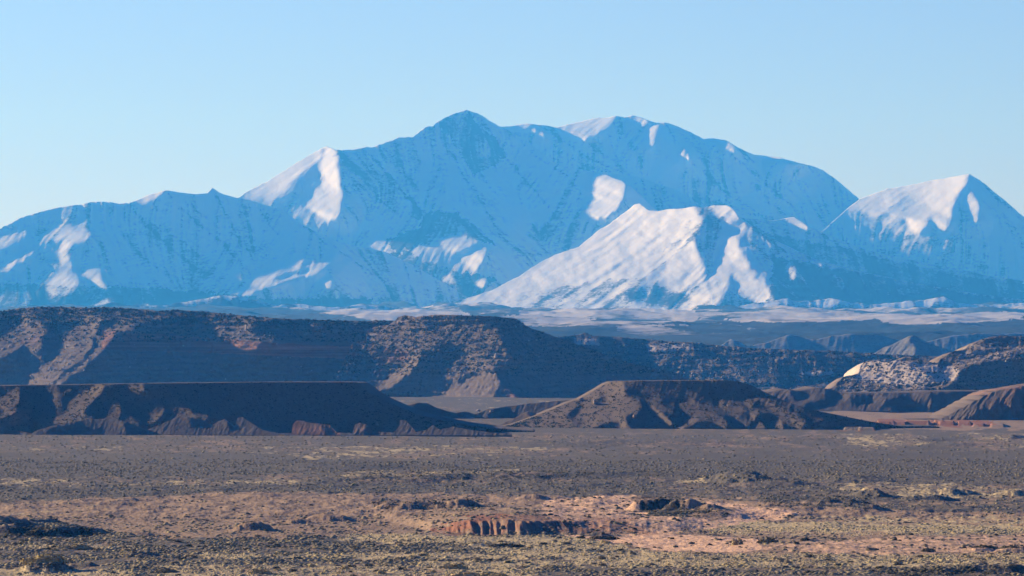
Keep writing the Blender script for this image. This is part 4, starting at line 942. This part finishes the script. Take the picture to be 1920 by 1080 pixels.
    for k, d, pts in [
        ('grass', .22, [(-600, 836), (400, 836), (900, 834), (1100, 842), (900, 852), (600, 862), (400, 846), (-600, 850)]),
        ('grass', .12, [(600, 838), (1000, 838), (1200, 846), (900, 872), (560, 862)]),
        ('grass', .36, [(180, 908), (400, 898), (560, 896), (550, 908), (300, 912)]), ('grass', .35, [(-600, 895), (120, 896), (200, 910), (-600, 912)]),
        ('grass', .36, [(640, 885), (1000, 878), (1010, 886), (650, 896)]),
        ('grass', .40, [(1250, 903), (1320, 892), (1330, 905), (1260, 910)]), ('grass', .40, [(1560, 905), (1700, 905), (1920, 915), (1920, 935), (1700, 930), (1600, 920)]),
        ('scrub', .25, [(-600, 850), (560, 850), (900, 872), (1250, 852), (1920, 845), (2500, 845), (2500, 905), (1300, 900), (900, 880), (300, 895), (-600, 895)]),
        ('scrub', .3, [(-600, 912), (560, 908), (1200, 905), (1250, 925), (1000, 930), (500, 920), (100, 935), (-600, 940)]),
        ('dark', .40, [(640, 888), (900, 880), (1250, 885), (1250, 895), (900, 902), (640, 904)]), ('dark', .25, [(1040, 830), (1280, 832), (1260, 842), (1050, 838)]),
        ('dark', .35, [(1320, 890), (1480, 892), (1500, 908), (1320, 906)]), ('dark', .30, [(1500, 893), (1700, 900), (1640, 908), (1500, 904)]),
        ('scrub', -.35, [(-600, 945), (100, 940), (400, 925), (1000, 922), (1060, 930), (1000, 1000), (800, 1002), (300, 1010), (100, 975), (-600, 985)]),
        ('grass', .20, [(-600, 945), (100, 940), (260, 935), (200, 960), (80, 985), (-600, 985)]),
        ('red', .55, [(100, 940), (400, 925), (1000, 925), (980, 960), (800, 1000), (300, 1005), (200, 960)]),
        ('sand', .80, [(1000, 935), (1060, 930), (1170, 926), (1250, 935), (1200, 960), (1330, 975), (1350, 990), (1240, 1005), (1130, 998), (1060, 985), (1010, 962)]),
        ('sand', 1.0, [(1060, 1003), (1130, 1003), (1280, 1003), (1420, 1010), (1440, 1028), (1400, 1037), (1250, 1035), (1140, 1018)]),
        ('sand', .75, [(1440, 1018), (1700, 1005), (1920, 1002), (2500, 1000), (2500, 1030), (1920, 1035), (1600, 1042), (1450, 1032)]),
        ('sand', .55, [(1280, 930), (1500, 960), (1700, 975), (1600, 1000), (1400, 1000), (1340, 985), (1370, 955)]), ('sand', .5, [(1690, 935), (1780, 922), (1880, 928), (1870, 945), (1700, 945)]),
        ('scrub', -.35, [(1280, 930), (1700, 960), (2500, 965), (2500, 1045), (1200, 1040), (1100, 1000), (1300, 990)]),
        ('grass', .35, [(1350, 965), (1900, 965), (2500, 970), (2500, 1005), (1500, 1005), (1340, 1000)]),
        ('dark', .50, [(1180, 930), (1250, 930), (1330, 950), (1340, 965), (1220, 968), (1190, 950)]), ('dark', .40, [(690, 938), (920, 930), (930, 955), (850, 962), (700, 955)]),
        ('dark', .40, [(1420, 930), (1650, 925), (1660, 960), (1500, 955), (1430, 945)]),
        ('dark', .30, [(1750, 945), (2500, 945), (2500, 965), (1760, 965)]),
        ('dark', .55, [(-600, 990), (180, 988), (210, 1000), (180, 1008), (-600, 1012)]), ('dark', .3, [(420, 975), (500, 975), (510, 1000), (430, 1000)]),
        ('red', 1.1, [(805, 998), (860, 975), (880, 966), (1040, 962), (1070, 972), (1180, 970), (1250, 1003), (1000, 1003), (830, 1003)]), ('grass', -.4, [(805, 998), (860, 975), (880, 966), (1040, 962), (1070, 972), (1180, 970), (1250, 1003), (1000, 1003), (830, 1003)]),
        ('grass', .55, [(620, 1000), (1080, 1003), (1180, 1030), (1280, 1040), (1200, 1055), (1000, 1045), (850, 1020), (640, 1015)]),
        ('grass', .30, [(1200, 1038), (2500, 1038), (2500, 1060), (1300, 1065)]), ('grass', .5, [(-600, 1066), (250, 1068), (260, 1200), (-600, 1200)]), ('grass', .3, [(300, 1060), (1000, 1058), (1000, 1200), (300, 1200)]),
        ('grass', .5, [(360, 1040), (700, 1036), (1000, 1042), (1000, 1048), (600, 1046), (380, 1048)]), ('grass', .45, [(760, 1052), (1300, 1050), (1500, 1056), (1300, 1064), (800, 1060)]), ('grass', .4, [(-600, 1020), (240, 1022), (300, 1028), (-600, 1032)]),
        ('grass', .45, [(1250, 975), (1700, 985), (2500, 985), (2500, 1000), (1300, 995)]), ('sand', .35, [(1280, 940), (1420, 935), (1500, 965), (1380, 985), (1290, 975)]),
        ('dark', .45, [(1640, 1065), (1800, 1058), (2500, 1055), (2500, 1200), (1640, 1200)]),
        ('sand', .55, [(1735, 810), (1750, 808), (1790, 824), (1830, 836), (1815, 840), (1775, 826)]),
        ('grass', .35, [(1560, 812), (1720, 812), (1760, 835), (1600, 838)]), ('grass', .3, [(1800, 810), (2500, 808), (2500, 842), (1830, 840)]),
        ('red', 1.1, [(1540, 806), (1560, 800), (1640, 806), (1640, 786), (1850, 786), (1890, 800), (1700, 802), (1640, 810)]), ('scrub', -.3, [(1560, 770), (2500, 770), (2500, 805), (1560, 805)]),
        ('red', .25, [(1540, 770), (2500, 770), (2500, 800), (1540, 800)]), ('grass', .2, [(640, 740), (1060, 740), (1060, 765), (640, 765)]),
        ('scrub', .1, [(-600, 700), (2500, 700), (2500, 765), (-600, 765)])]:
        add(k, pts, d)
    rightside = P > 1280
    o = grid_mesh('plain', X, Yg, Z, m, A, flip=True)
    structure(o)
    return X, Yg, Z, P, Q, A
PL = plain()


# ------------------------------------------------------------------ brush and stones
rng = np.random.RandomState(42)

def dome(seed, rings=2, seg=6):
    r = np.random.RandomState(seed); v = []
    for i in range(rings):
        a = i / rings * 1.35; rad = math.cos(a * 0.95); z = math.sin(a)
        for j in range(seg):
            t = (j + 0.5 * i) / seg * 2 * math.pi
            q = rad * (0.72 + 0.5 * r.rand())
            v.append((q * math.cos(t), q * math.sin(t), z * (0.8 + 0.4 * r.rand()) - 0.12))
    v.append((0.25 * (r.rand() - 0.5), 0.25 * (r.rand() - 0.5), 0.85 + 0.3 * r.rand()))
    f = []
    for i in range(rings - 1):
        for j in range(seg):
            a, b = i * seg + j, i * seg + (j + 1) % seg; c, d = a + seg, b - 0 + seg
            f += [(a, b, c), (b, d, c)]
    top = len(v) - 1; o = (rings - 1) * seg
    for j in range(seg): f.append((o + j, o + (j + 1) % seg, top))
    return np.array(v), np.array(f)

def scatter(name, P, R, Hh, tone, mat, variants, smooth=True):
    """many small bodies in one mesh: ground cover nobody could count"""
    cos, fas, tns = [], [], []
    base = 0; nv = len(variants)
    pick = rng.randint(0, nv, len(P)); ang = rng.rand(len(P)) * 2 * np.pi
    for k in range(nv):
        m = pick == k; V, Fc = variants[k]
        if not m.any(): continue
        ca, sa = np.cos(ang[m])[:, None], np.sin(ang[m])[:, None]
        x = (V[None, :, 0] * ca - V[None, :, 1] * sa) * R[m][:, None] + P[m][:, 0:1]
        y = (V[None, :, 0] * sa + V[None, :, 1] * ca) * R[m][:, None] + P[m][:, 1:2]
        z = V[None, :, 2] * Hh[m][:, None] + P[m][:, 2:3]
        cos.append(np.stack([x, y, z], -1).reshape(-1, 3))
        n = m.sum()
        fas.append((Fc[None] + (np.arange(n) * len(V))[:, None, None] + base).reshape(-1, 3))
        tns.append(np.repeat(tone[m], len(V)))
        base += n * len(V)
    me = bpy.data.meshes.new(name)
    fast_mesh(me, np.concatenate(cos), np.concatenate(fas))
    at = me.attributes.new('tone', 'FLOAT', 'POINT'); at.data.foreach_set('value', np.concatenate(tns).astype(np.float32))
    me.materials.append(mat)
    o = bpy.data.objects.new(name, me); C.objects.link(o)
    o['kind'] = 'stuff'
    return o

def brush_material(name, stops, scale=4.0):
    m, n, b = new_mat(name)
    r = n.nodes.new('ShaderNodeValToRGB'); n.links.new(attr(n, 'tone'), r.inputs[0])
    e = r.color_ramp.elements
    for i, (p, c) in enumerate(stops):
        q = e[i] if i < 2 else e.new(p)
        q.position = p; q.color = (*c, 1)
    k = noise(n, scale, 2, 0.6)
    n.links.new(mix(n, 1.0, r.outputs[0], mix(n, k, (0.5, 0.5, 0.5), (1.5, 1.5, 1.5)), 'MULTIPLY'), b.inputs['Base Color'])
    return m

brush_m = brush_material('desert_brush', [(0.0, (0.035, 0.032, 0.02)), (1.0, (0.66, 0.50, 0.27)), (0.3, (0.14, 0.12, 0.07)), (0.6, (0.37, 0.295, 0.17)), (0.8, (0.50, 0.40, 0.16))])
juniper_m = brush_material('juniper_green', [(0.0, (0.02, 0.025, 0.015)), (1.0, (0.07, 0.07, 0.04))], 0.5)
stone_m = brush_material('talus_stone', [(0.0, (0.14, 0.09, 0.07)), (1.0, (0.50, 0.41, 0.33)), (0.5, (0.28, 0.20, 0.155))], 0.8)

pX, pY, pZ, pP, pQ, pA = PL
yrow = pY[:, 0]; pxs = np.arange(-520, 2441, 1.8)
def ground(px, Y):
    r = np.interp(Y, yrow, np.arange(len(yrow))); c = (px + 520) / 1.8
    return r, c
def gz_at(px, Y):
    r, c = ground(np.atleast_1d(np.asarray(px, float)), np.atleast_1d(np.asarray(Y, float)))
    return bil(pZ, r, c)

domes = [dome(i) for i in range(8)]
def strew(name, n, y0, y1, dens, rad, tone, mat=None, clump=0.6, xr=(-260, 2180), hk=(0.5, 0.35)):
    px = xr[0] + rng.rand(n) * (xr[1] - xr[0])
    Y = np.sqrt(y0 ** 2 + rng.rand(n) * (y1 ** 2 - y0 ** 2))
    r, c = ground(px, Y)
    at = {k: bil(v, r, c) for k, v in pA.items()}
    q = bil(pQ, r, c)
    p = dens(at, px, q)
    x = (px - 960) / F * Y
    p = p * np.clip(1 + 2.6 * clump * fbm(x / 16, Y / 26, 301, 4, 0.65), 0, 3)
    keep = rng.rand(n) < p
    px, Y, x, r, c = px[keep], Y[keep], x[keep], r[keep], c[keep]
    at = {k: v[keep] for k, v in at.items()}
    z = bil(pZ, r, c)
    R = rad(len(px), Y); t = tone(len(px), at, x, Y)
    return scatter(name, np.stack([x, Y, z - 0.03], -1), R, R * (hk[0] + hk[1] * rng.rand(len(px))), t, mat or brush_m, domes)

def bare(at): return sstep(0.35, 0.55, at['sand'])
def patchy_tone(c0, amp, rnd, dk=0.35):
    return lambda n, a, x, Y: np.clip(c0 + rnd * rng.randn(n) + amp * fbm(x / 13, Y / 30, 311, 4, 0.6) + 0.25 * sstep(0.3, 0.6, a['grass']) - dk * sstep(0.3, 0.6, a['dark']), 0.02, 0.98)
strew('sagebrush_cover', 190000, 1090, 1500, lambda a, px, q: np.clip(0.10 + 0.58 * sstep(0.4, 0.75, a['scrub']) - 0.45 * sstep(0.35, 0.6, a['grass']) + 0.4 * sstep(0.3, 0.6, a['dark']), 0.07, 1) * (1 - 0.97 * bare(a)) * (1 - 0.7 * sstep(0.3, 0.6, a['red'])),
      lambda n, Y: 0.25 + 0.85 * rng.rand(n) ** 2.6, patchy_tone(0.47, 0.26, 0.10), clump=0.9, hk=(0.32, 0.3))
strew('dry_grass_tufts', 60000, 1090, 1420, lambda a, px, q: 0.9 * sstep(0.3, 0.55, a['grass']) * (1 - 0.95 * bare(a)), lambda n, Y: 0.16 + 0.3 * rng.rand(n), lambda n, a, x, Y: np.clip(0.92 + 0.08 * rng.randn(n), 0.6, 1.0))
strew('shrubs_on_sand', 9000, 1250, 1700, lambda a, px, q: 0.4 * bare(a) + 0.5 * sstep(0.2, 0.5, a['red']), lambda n, Y: 0.3 + 0.9 * rng.rand(n) ** 3, lambda n, a, x, Y: np.clip(0.22 + 0.14 * rng.randn(n), 0.02, 0.7), clump=0.6)
strew('mid_plain_brush', 70000, 1480, 2300, lambda a, px, q: np.clip(0.12 + 0.35 * sstep(0.45, 0.8, a['scrub']) + 0.7 * sstep(0.25, 0.5, a['dark']) - 0.1 * sstep(0.35, 0.6, a['grass']), 0.05, 1) * (1 - 0.9 * bare(a)),
      lambda n, Y: 0.35 + 0.6 * rng.rand(n) ** 3, lambda n, a, x, Y: np.clip(0.42 + 0.15 * rng.randn(n) - 0.35 * sstep(0.3, 0.6, a['dark']), 0.02, 0.9))
strew('far_plain_brush', 22000, 2300, 3050, lambda a, px, q: np.clip(0.15 + 0.6 * sstep(0.3, 0.5, a['dark']), 0, 1), lambda n, Y: 0.5 + 0.7 * rng.rand(n) ** 3, lambda n, a, x, Y: np.clip(0.42 + 0.15 * rng.randn(n), 0.02, 0.9))

def on_relief(name, data, n, weight, rad, tone, mat, hk=0.9, sink=0.2):
    X, Y, Z, px, py, nb = data['X'], data['Y'], data['Z'], data['px'], data['py'], data['nb']
    h = X.shape[0]
    w = np.zeros(X.shape); pxr = np.broadcast_to(px[:1], X.shape) if px.shape != X.shape else px
    w = weight(px, py, data['lit']) * ((px > -150) & (px < 2070)); w[-2:] = 0; w[:max(0, nb - 1)] = 0
    w = w * np.clip(0.35 + 1.1 * fbm(px / 13, py / 5, 333, 3), 0, 3)
    cw = np.cumsum(w.ravel())
    i = np.searchsorted(cw, rng.rand(n) * cw[-1]); i = np.clip(i, 0, w.size - X.shape[1] - 2)
    f, g = rng.rand(n), rng.rand(n)
    W = X.shape[1]
    P = [A.ravel()[i] * (1 - f) * (1 - g) + A.ravel()[i + 1] * f * (1 - g) + A.ravel()[i + W] * (1 - f) * g + A.ravel()[i + W + 1] * f * g for A in (X, Y, Z)]
    R = rad(n)
    return scatter(name, np.stack([P[0], P[1], P[2] - sink * R], -1), R, R * hk * (0.8 + 0.5 * rng.rand(n)), tone(n), mat, domes)

RD = RELIEF
def band(py, px, pts_top, depth): return None
T1 = lambda n: np.clip(0.3 + 0.3 * rng.randn(n), 0, 1)
TS = lambda n: np.clip(0.6 + 0.25 * rng.randn(n), 0, 1)
on_relief('junipers_on_long_mesa', RD['long_cliff_mesa'], 5500, lambda px, py, l: 1.0 * (py < 608) + 0.25 * (py >= 608) * (py < 640), lambda n: 0.8 + 1.2 * rng.rand(n) ** 1.5, T1, juniper_m, hk=1.1)
on_relief('junipers_on_broad_mesa', RD['broad_mesa'], 3500, lambda px, py, l: (py < 700) * (0.4 + 0.6 * l), lambda n: 0.5 + 1.1 * rng.rand(n) ** 1.5, T1, juniper_m, hk=1.1)
on_relief('talus_on_broad_mesa', RD['broad_mesa'], 600, lambda px, py, l: (py < 705) * (0.15 + l), lambda n: 0.5 + 1.5 * rng.rand(n) ** 4, TS, stone_m, hk=1.2)
on_relief('talus_on_long_mesa', RD['long_cliff_mesa'], 1500, lambda px, py, l: (0.05 + l) * (py > 596), lambda n: 0.5 + 1.5 * rng.rand(n) ** 4, TS, stone_m, hk=1.2)
on_relief('junipers_on_ledgy_slope', RD['ledgy_slope'], 6000, lambda px, py, l: 1.0 + 0 * px, lambda n: 0.9 + 1.4 * rng.rand(n) ** 1.5, T1, juniper_m, hk=1.0)
on_relief('talus_on_ledgy_slope', RD['ledgy_slope'], 1200, lambda px, py, l: ((px > 1150) & (px < 1480)) * 1.0 + l * 2 + 0.1, lambda n: 0.6 + 1.8 * rng.rand(n) ** 4, TS, stone_m, hk=1.2)
on_relief('talus_on_pale_mesa', RD['pale_rocky_mesa'], 350, lambda px, py, l: (0.1 + l) * (py < 728), lambda n: 0.5 + 1.5 * rng.rand(n) ** 4, lambda n: np.clip(0.85 + 0.2 * rng.randn(n), 0, 1), stone_m, hk=1.3)
on_relief('junipers_on_pale_mesa', RD['pale_rocky_mesa'], 2200, lambda px, py, l: 1.0 * (py < 740), lambda n: 0.5 + 0.9 * rng.rand(n) ** 1.5, T1, juniper_m, hk=1.0)
on_relief('brush_on_front_mesa', RD['front_mesa'], 3500, lambda px, py, l: 0.4 + l, lambda n: 0.35 + 0.5 * rng.rand(n) ** 2, T1, juniper_m, hk=0.8)
on_relief('brush_on_dark_mesa', RD['dark_front_mesa'], 4000, lambda px, py, l: 0.4 + l, lambda n: 0.35 + 0.5 * rng.rand(n) ** 2, T1, juniper_m, hk=0.8)

# ------------------------------------------------------------------ single shrubs and boulders
def leafy(seed, leaves=260, flat=0.62, spread=1.0):
    """one shrub: woody core hidden in a shell of small leaf clumps with gaps and an uneven outline"""
    r = np.random.RandomState(seed)
    lob = [(r.rand() * 2 * math.pi, 0.25 + 0.45 * r.rand(), 0.45 + 0.3 * r.rand(), 0.5 + 0.5 * r.rand()) for _ in range(7)]
    v, f = [], []
    for _ in range(leaves):
        a, d, q, hh = lob[r.randint(7)]
        u = r.randn(3); u /= np.linalg.norm(u); u[2] = abs(u[2])
        c = np.array([math.cos(a) * d * spread, math.sin(a) * d * spread, 0.05]) + u * q * np.array([1, 1, hh * 1.25]) * (0.75 + 0.3 * r.rand())
        c[2] = c[2] * flat * 1.5
        s_ = 0.075 + 0.09 * r.rand()
        e1 = r.randn(3); e1 /= np.linalg.norm(e1); e2 = np.cross(u, e1); e2 /= np.linalg.norm(e2) + 1e-6
        i = len(v)
        v += [c + e1 * s_, c - e1 * s_ * 0.6 + e2 * s_, c - e1 * s_ * 0.6 - e2 * s_]
        f.append((i, i + 1, i + 2))
    for a, d, q, hh in lob[:5]:
        V, Fc = dome(int(a * 1000), 2, 6)
        V = V * np.array([q * 0.82, q * 0.82, q * hh * 1.25 * flat * 1.5 * 0.85]) + np.array([math.cos(a) * d * spread, math.sin(a) * d * spread, 0])
        i = len(v); v += list(V); f += [tuple(t + i for t in tt) for tt in Fc]
    return np.array(v), np.array(f)

def shrub_mesh(name, seed, tone, mat, **kw):
    V, Fc = leafy(seed, **kw)
    me = bpy.data.meshes.new(name); fast_mesh(me, V, Fc)
    at = me.attributes.new('tone', 'FLOAT', 'POINT')
    r = np.random.RandomState(seed)
    at.data.foreach_set('value', np.clip(np.repeat(tone + 0.09 * r.randn(len(V) // 3 + 1), 3)[:len(V)], 0, 1).astype(np.float32))
    me.materials.append(mat)
    return me

def put(name, me, px, Y, R, H, label, cat, group=None, yaw=0.0):
    z = float(gz_at(px, Y)[0])
    o = bpy.data.objects.new(name, me); C.objects.link(o)
    o.location = ((px - 960) / F * Y, Y, z - 0.05)
    o.scale = (R, R * 0.8 if R > 2 else R, H); o.rotation_euler = (0, 0, yaw)
    o['label'] = label; o['category'] = cat
    if group: o['group'] = group
    return o

def row_to_Y(py): return 60 * F / (py - 665.0)
kinds = [('sagebrush', 0.45, 'grey-green sagebrush clump standing in the low scrub at the front of the plain', 'shrub', 'sagebrush clumps at the front of the plain'),
         ('dark_shrub', 0.15, 'dark leafy shrub standing in the low scrub at the front of the plain', 'shrub', 'dark shrubs at the front of the plain'),
         ('straw_shrub', 0.86, 'straw-yellow dry bush standing in the low scrub at the front of the plain', 'shrub', 'dry yellow bushes at the front of the plain')]
meshes = {k[0]: [shrub_mesh(k[0], 500 + 10 * j + i, k[1], brush_m) for i in range(4)] for j, k in enumerate(kinds)}
count = 0
while count < 290:
    Y = math.sqrt(1096 ** 2 + rng.rand() * (1330 ** 2 - 1096 ** 2)); px = -20 + rng.rand() * 1960
    r, c = ground(np.array([px]), np.array([Y]))
    if bil(pA['sand'], r, c)[0] > 0.35: continue
    if bil(pA['red'], r, c)[0] > 0.3: continue
    g = bil(pA['grass'], r, c)[0]
    k = kinds[rng.choice(3, p=[0.5, 0.33, 0.17] if g < 0.35 else [0.4, 0.2, 0.4])]
    R = 0.75 + 0.75 * rng.rand() ** 1.5
    put(k[0], meshes[k[0]][rng.randint(4)], px, Y, R, R * (0.75 + 0.35 * rng.rand()), k[2], k[3], k[4], rng.rand() * 6.28)
    count += 1

single = [ # name, px, py, half width px, height px, tone, label
    ('bush', 82, 1066, 52, 24, 0.74, 'large low olive-yellow bush hummock in the bottom left corner of the plain'),
    ('bush', 118, 1052, 26, 9, 0.70, 'green low bush just behind the big olive hummock at bottom left'),
    ('bush', 142, 1028, 30, 10, 0.62, 'olive and black low bush below the dark shaded mound at far left'),
    ('bush', 255, 1038, 34, 8, 0.66, 'flat olive bush right of the dark shaded mound, at left of the near plain'),
    ('bush', 1384, 1022, 12, 15, 0.58, 'round grey-tan bush alone on the orange sand flat'),
    ('bush', 1438, 1020, 20, 14, 0.40, 'wide brown bush on the orange sand just right of the round grey-tan one'),
    ('bush', 1132, 1010, 26, 9, 0.22, 'dark flat bush at the foot of the ribbed red bank, right end'),
    ('bush', 952, 1027, 34, 8, 0.12, 'long black-green bush in the straw grass below the red bank'),
    ('bush', 846, 1064, 28, 13, 0.78, 'yellow-green bush near the bottom edge, behind the golden ones'),
    ('bush', 868, 1080, 40, 15, 0.90, 'golden dry bush at the bottom edge, left of the centre'),
    ('bush', 922, 1080, 32, 13, 0.84, 'tawny dry bush at the bottom edge, right of the golden one'),
    ('bush', 1742, 1034, 14, 12, 0.35, 'upright grey bush at the right end of the orange sand'),
    ('bush', 1636, 1034, 14, 9, 0.48, 'grey thorny bush at the front edge of the orange sand, right of centre'),
    ('bush', 1842, 1026, 26, 9, 0.25, 'dark bush on the red sand near the right edge, left one of two'),
    ('bush', 1902, 1028, 26, 12, 0.30, 'dark brown bush on the red sand at the very right edge'),
    ('bush', 488, 1078, 24, 13, 0.72, 'olive-green bush at the bottom edge, left of the centre bushes'),
    ('bush', 310, 1074, 24, 12, 0.40, 'grey-green round bush at the bottom edge, right of the big olive hummock')]
for i, (nm, px, py, hw, h, tn, lab) in enumerate(single):
    Y = row_to_Y(py); mm = Y / F
    me = shrub_mesh(nm, 900 + i, tn, brush_m, leaves=420 if hw < 30 else 900, flat=0.55)
    put(nm, me, px, Y, hw * mm * 0.95, h * mm * 1.15, lab, 'bush')

def boulder(px, py, D, w, h, tone, label, seed):
    """a block of rock with broken faces, standing on the slope"""
    r = np.random.RandomState(seed)
    V, Fc = dome(seed, 3, 7)
    V = V * np.array([1, 0.9, 1.0]) * (1 + 0.25 * (r.rand(len(V), 1) - 0.5))
    me = bpy.data.meshes.new('boulder'); fast_mesh(me, V, Fc)
    me.polygons.foreach_set('use_smooth', np.zeros(len(Fc), bool))
    at = me.attributes.new('tone', 'FLOAT', 'POINT'); at.data.foreach_set('value', np.full(len(V), tone, np.float32))
    me.materials.append(stone_m)
    o = bpy.data.objects.new('boulder', me); C.objects.link(o)
    mm = D / F; x, y, z = world_at(px, py, D)
    o.location = (x, y, z); o.scale = (w * mm, w * mm, h * mm); o.rotation_euler = (0, 0, r.rand() * 6)
    o['label'] = label; o['category'] = 'boulder'

def at_relief(key, px, py):
    d = RD[key]; nb = d['nb']; c = np.argmin(np.abs(d['px'][nb] - px)); r = np.argmin(np.abs(d['py'][nb:-1, c] - py)) + nb
    return float(d['Y'][r, c])
for i, (key, px, py, w, h, tn, lab) in enumerate([
        ('broad_mesa', 915, 664, 2.2, 9, 1.0, 'pale rock pinnacle on the broad middle mesa, left of the forked one'),
        ('broad_mesa', 930, 669, 3.2, 9, 0.95, 'pale forked rock pinnacle above the grey fan of the middle mesa'),
        ('front_mesa', 1190, 782, 4, 6, 0.55, 'orange boulder in the shade on the front mesa, below its left shoulder'),
        ('front_mesa', 1115, 756, 4, 8, 0.6, 'orange upright boulder on the sunlit left flank of the front mesa'),
        ('front_mesa', 1090, 750, 5, 6, 0.7, 'tan boulder where the left flank of the front mesa meets the flat behind'),
        ('low_brown_hill', 922, 772, 6, 6, 0.6, 'orange rock knob on the low hill between the front mesas'),
        ('low_brown_hill', 897, 771, 6, 4, 0.75, 'low tan rock just left of the orange knob between the front mesas'),
        ('low_brown_hill', 886, 788, 8, 6, 0.45, 'red-brown broken rock in the shade right of the dark front mesa'),
        ('long_cliff_mesa', 461, 618, 1.8, 11, 1.0, 'slim pale rock pillar on the upper cliff of the long left mesa'),
        ('dark_front_mesa', 707, 798, 5, 9, 0.5, 'orange-brown rock stump at the foot of the dark mesa, near its right end')]):
    boulder(px, py, at_relief(key, px, py) - 1.0, w, h, tn, lab, 60 + i)

# ------------------------------------------------------------------ open ground beyond the sheet of the plain
def outer_ground():
    m, n, b = new_mat('outer_desert_ground')
    k = noise(n, 0.02, 5, 0.65)
    n.links.new(mix(n, k, (0.09, 0.08, 0.065), (0.30, 0.23, 0.16)), b.inputs['Base Color'])
    xs = np.linspace(-11000, 11000, 160); ys = np.linspace(-350, 37000, 220)
    XX, YY = np.meshgrid(xs, ys)
    structure(grid_mesh('ground', XX, YY, -3.2 + 0.5 * fbm(XX / 900, YY / 900, 401, 3), m, {}, flip=True))
outer_ground()

# ------------------------------------------------------------------ air
def haze():
    me = bpy.data.meshes.new('haze')
    x, y0, y1, z0, z1 = 11500, -400, 37500, -6.0, 2250
    v = [(sx * x, yy, zz) for zz in (z0, z1) for yy in (y0, y1) for sx in (-1, 1)]
    f = [(0, 1, 3, 2), (4, 6, 7, 5), (0, 4, 5, 1), (2, 3, 7, 6), (0, 2, 6, 4), (1, 5, 7, 3)]
    me.from_pydata(v, [], f)
    bm = bmesh.new(); bm.from_mesh(me); bmesh.ops.recalc_face_normals(bm, faces=bm.faces); bm.to_mesh(me); bm.free()
    m = bpy.data.materials.new('haze'); m.use_nodes = True
    n = m.node_tree; n.nodes.clear()
    o = n.nodes.new('ShaderNodeOutputMaterial'); p = n.nodes.new('ShaderNodeVolumePrincipled')
    p.inputs['Density'].default_value = HAZE
    p.inputs['Color'].default_value = (*HCOL, 1)
    p.inputs['Absorption Color'].default_value = (1, 1, 1, 1)
    p.inputs['Anisotropy'].default_value = 0.2
    n.links.new(p.outputs[0], o.inputs['Volume'])
    me.materials.append(m)
    ob = bpy.data.objects.new('haze', me); C.objects.link(ob)
    ob['kind'] = 'stuff'
HAZE = 3.3e-5
HCOL = (0.04, 0.34, 1.0)
haze()
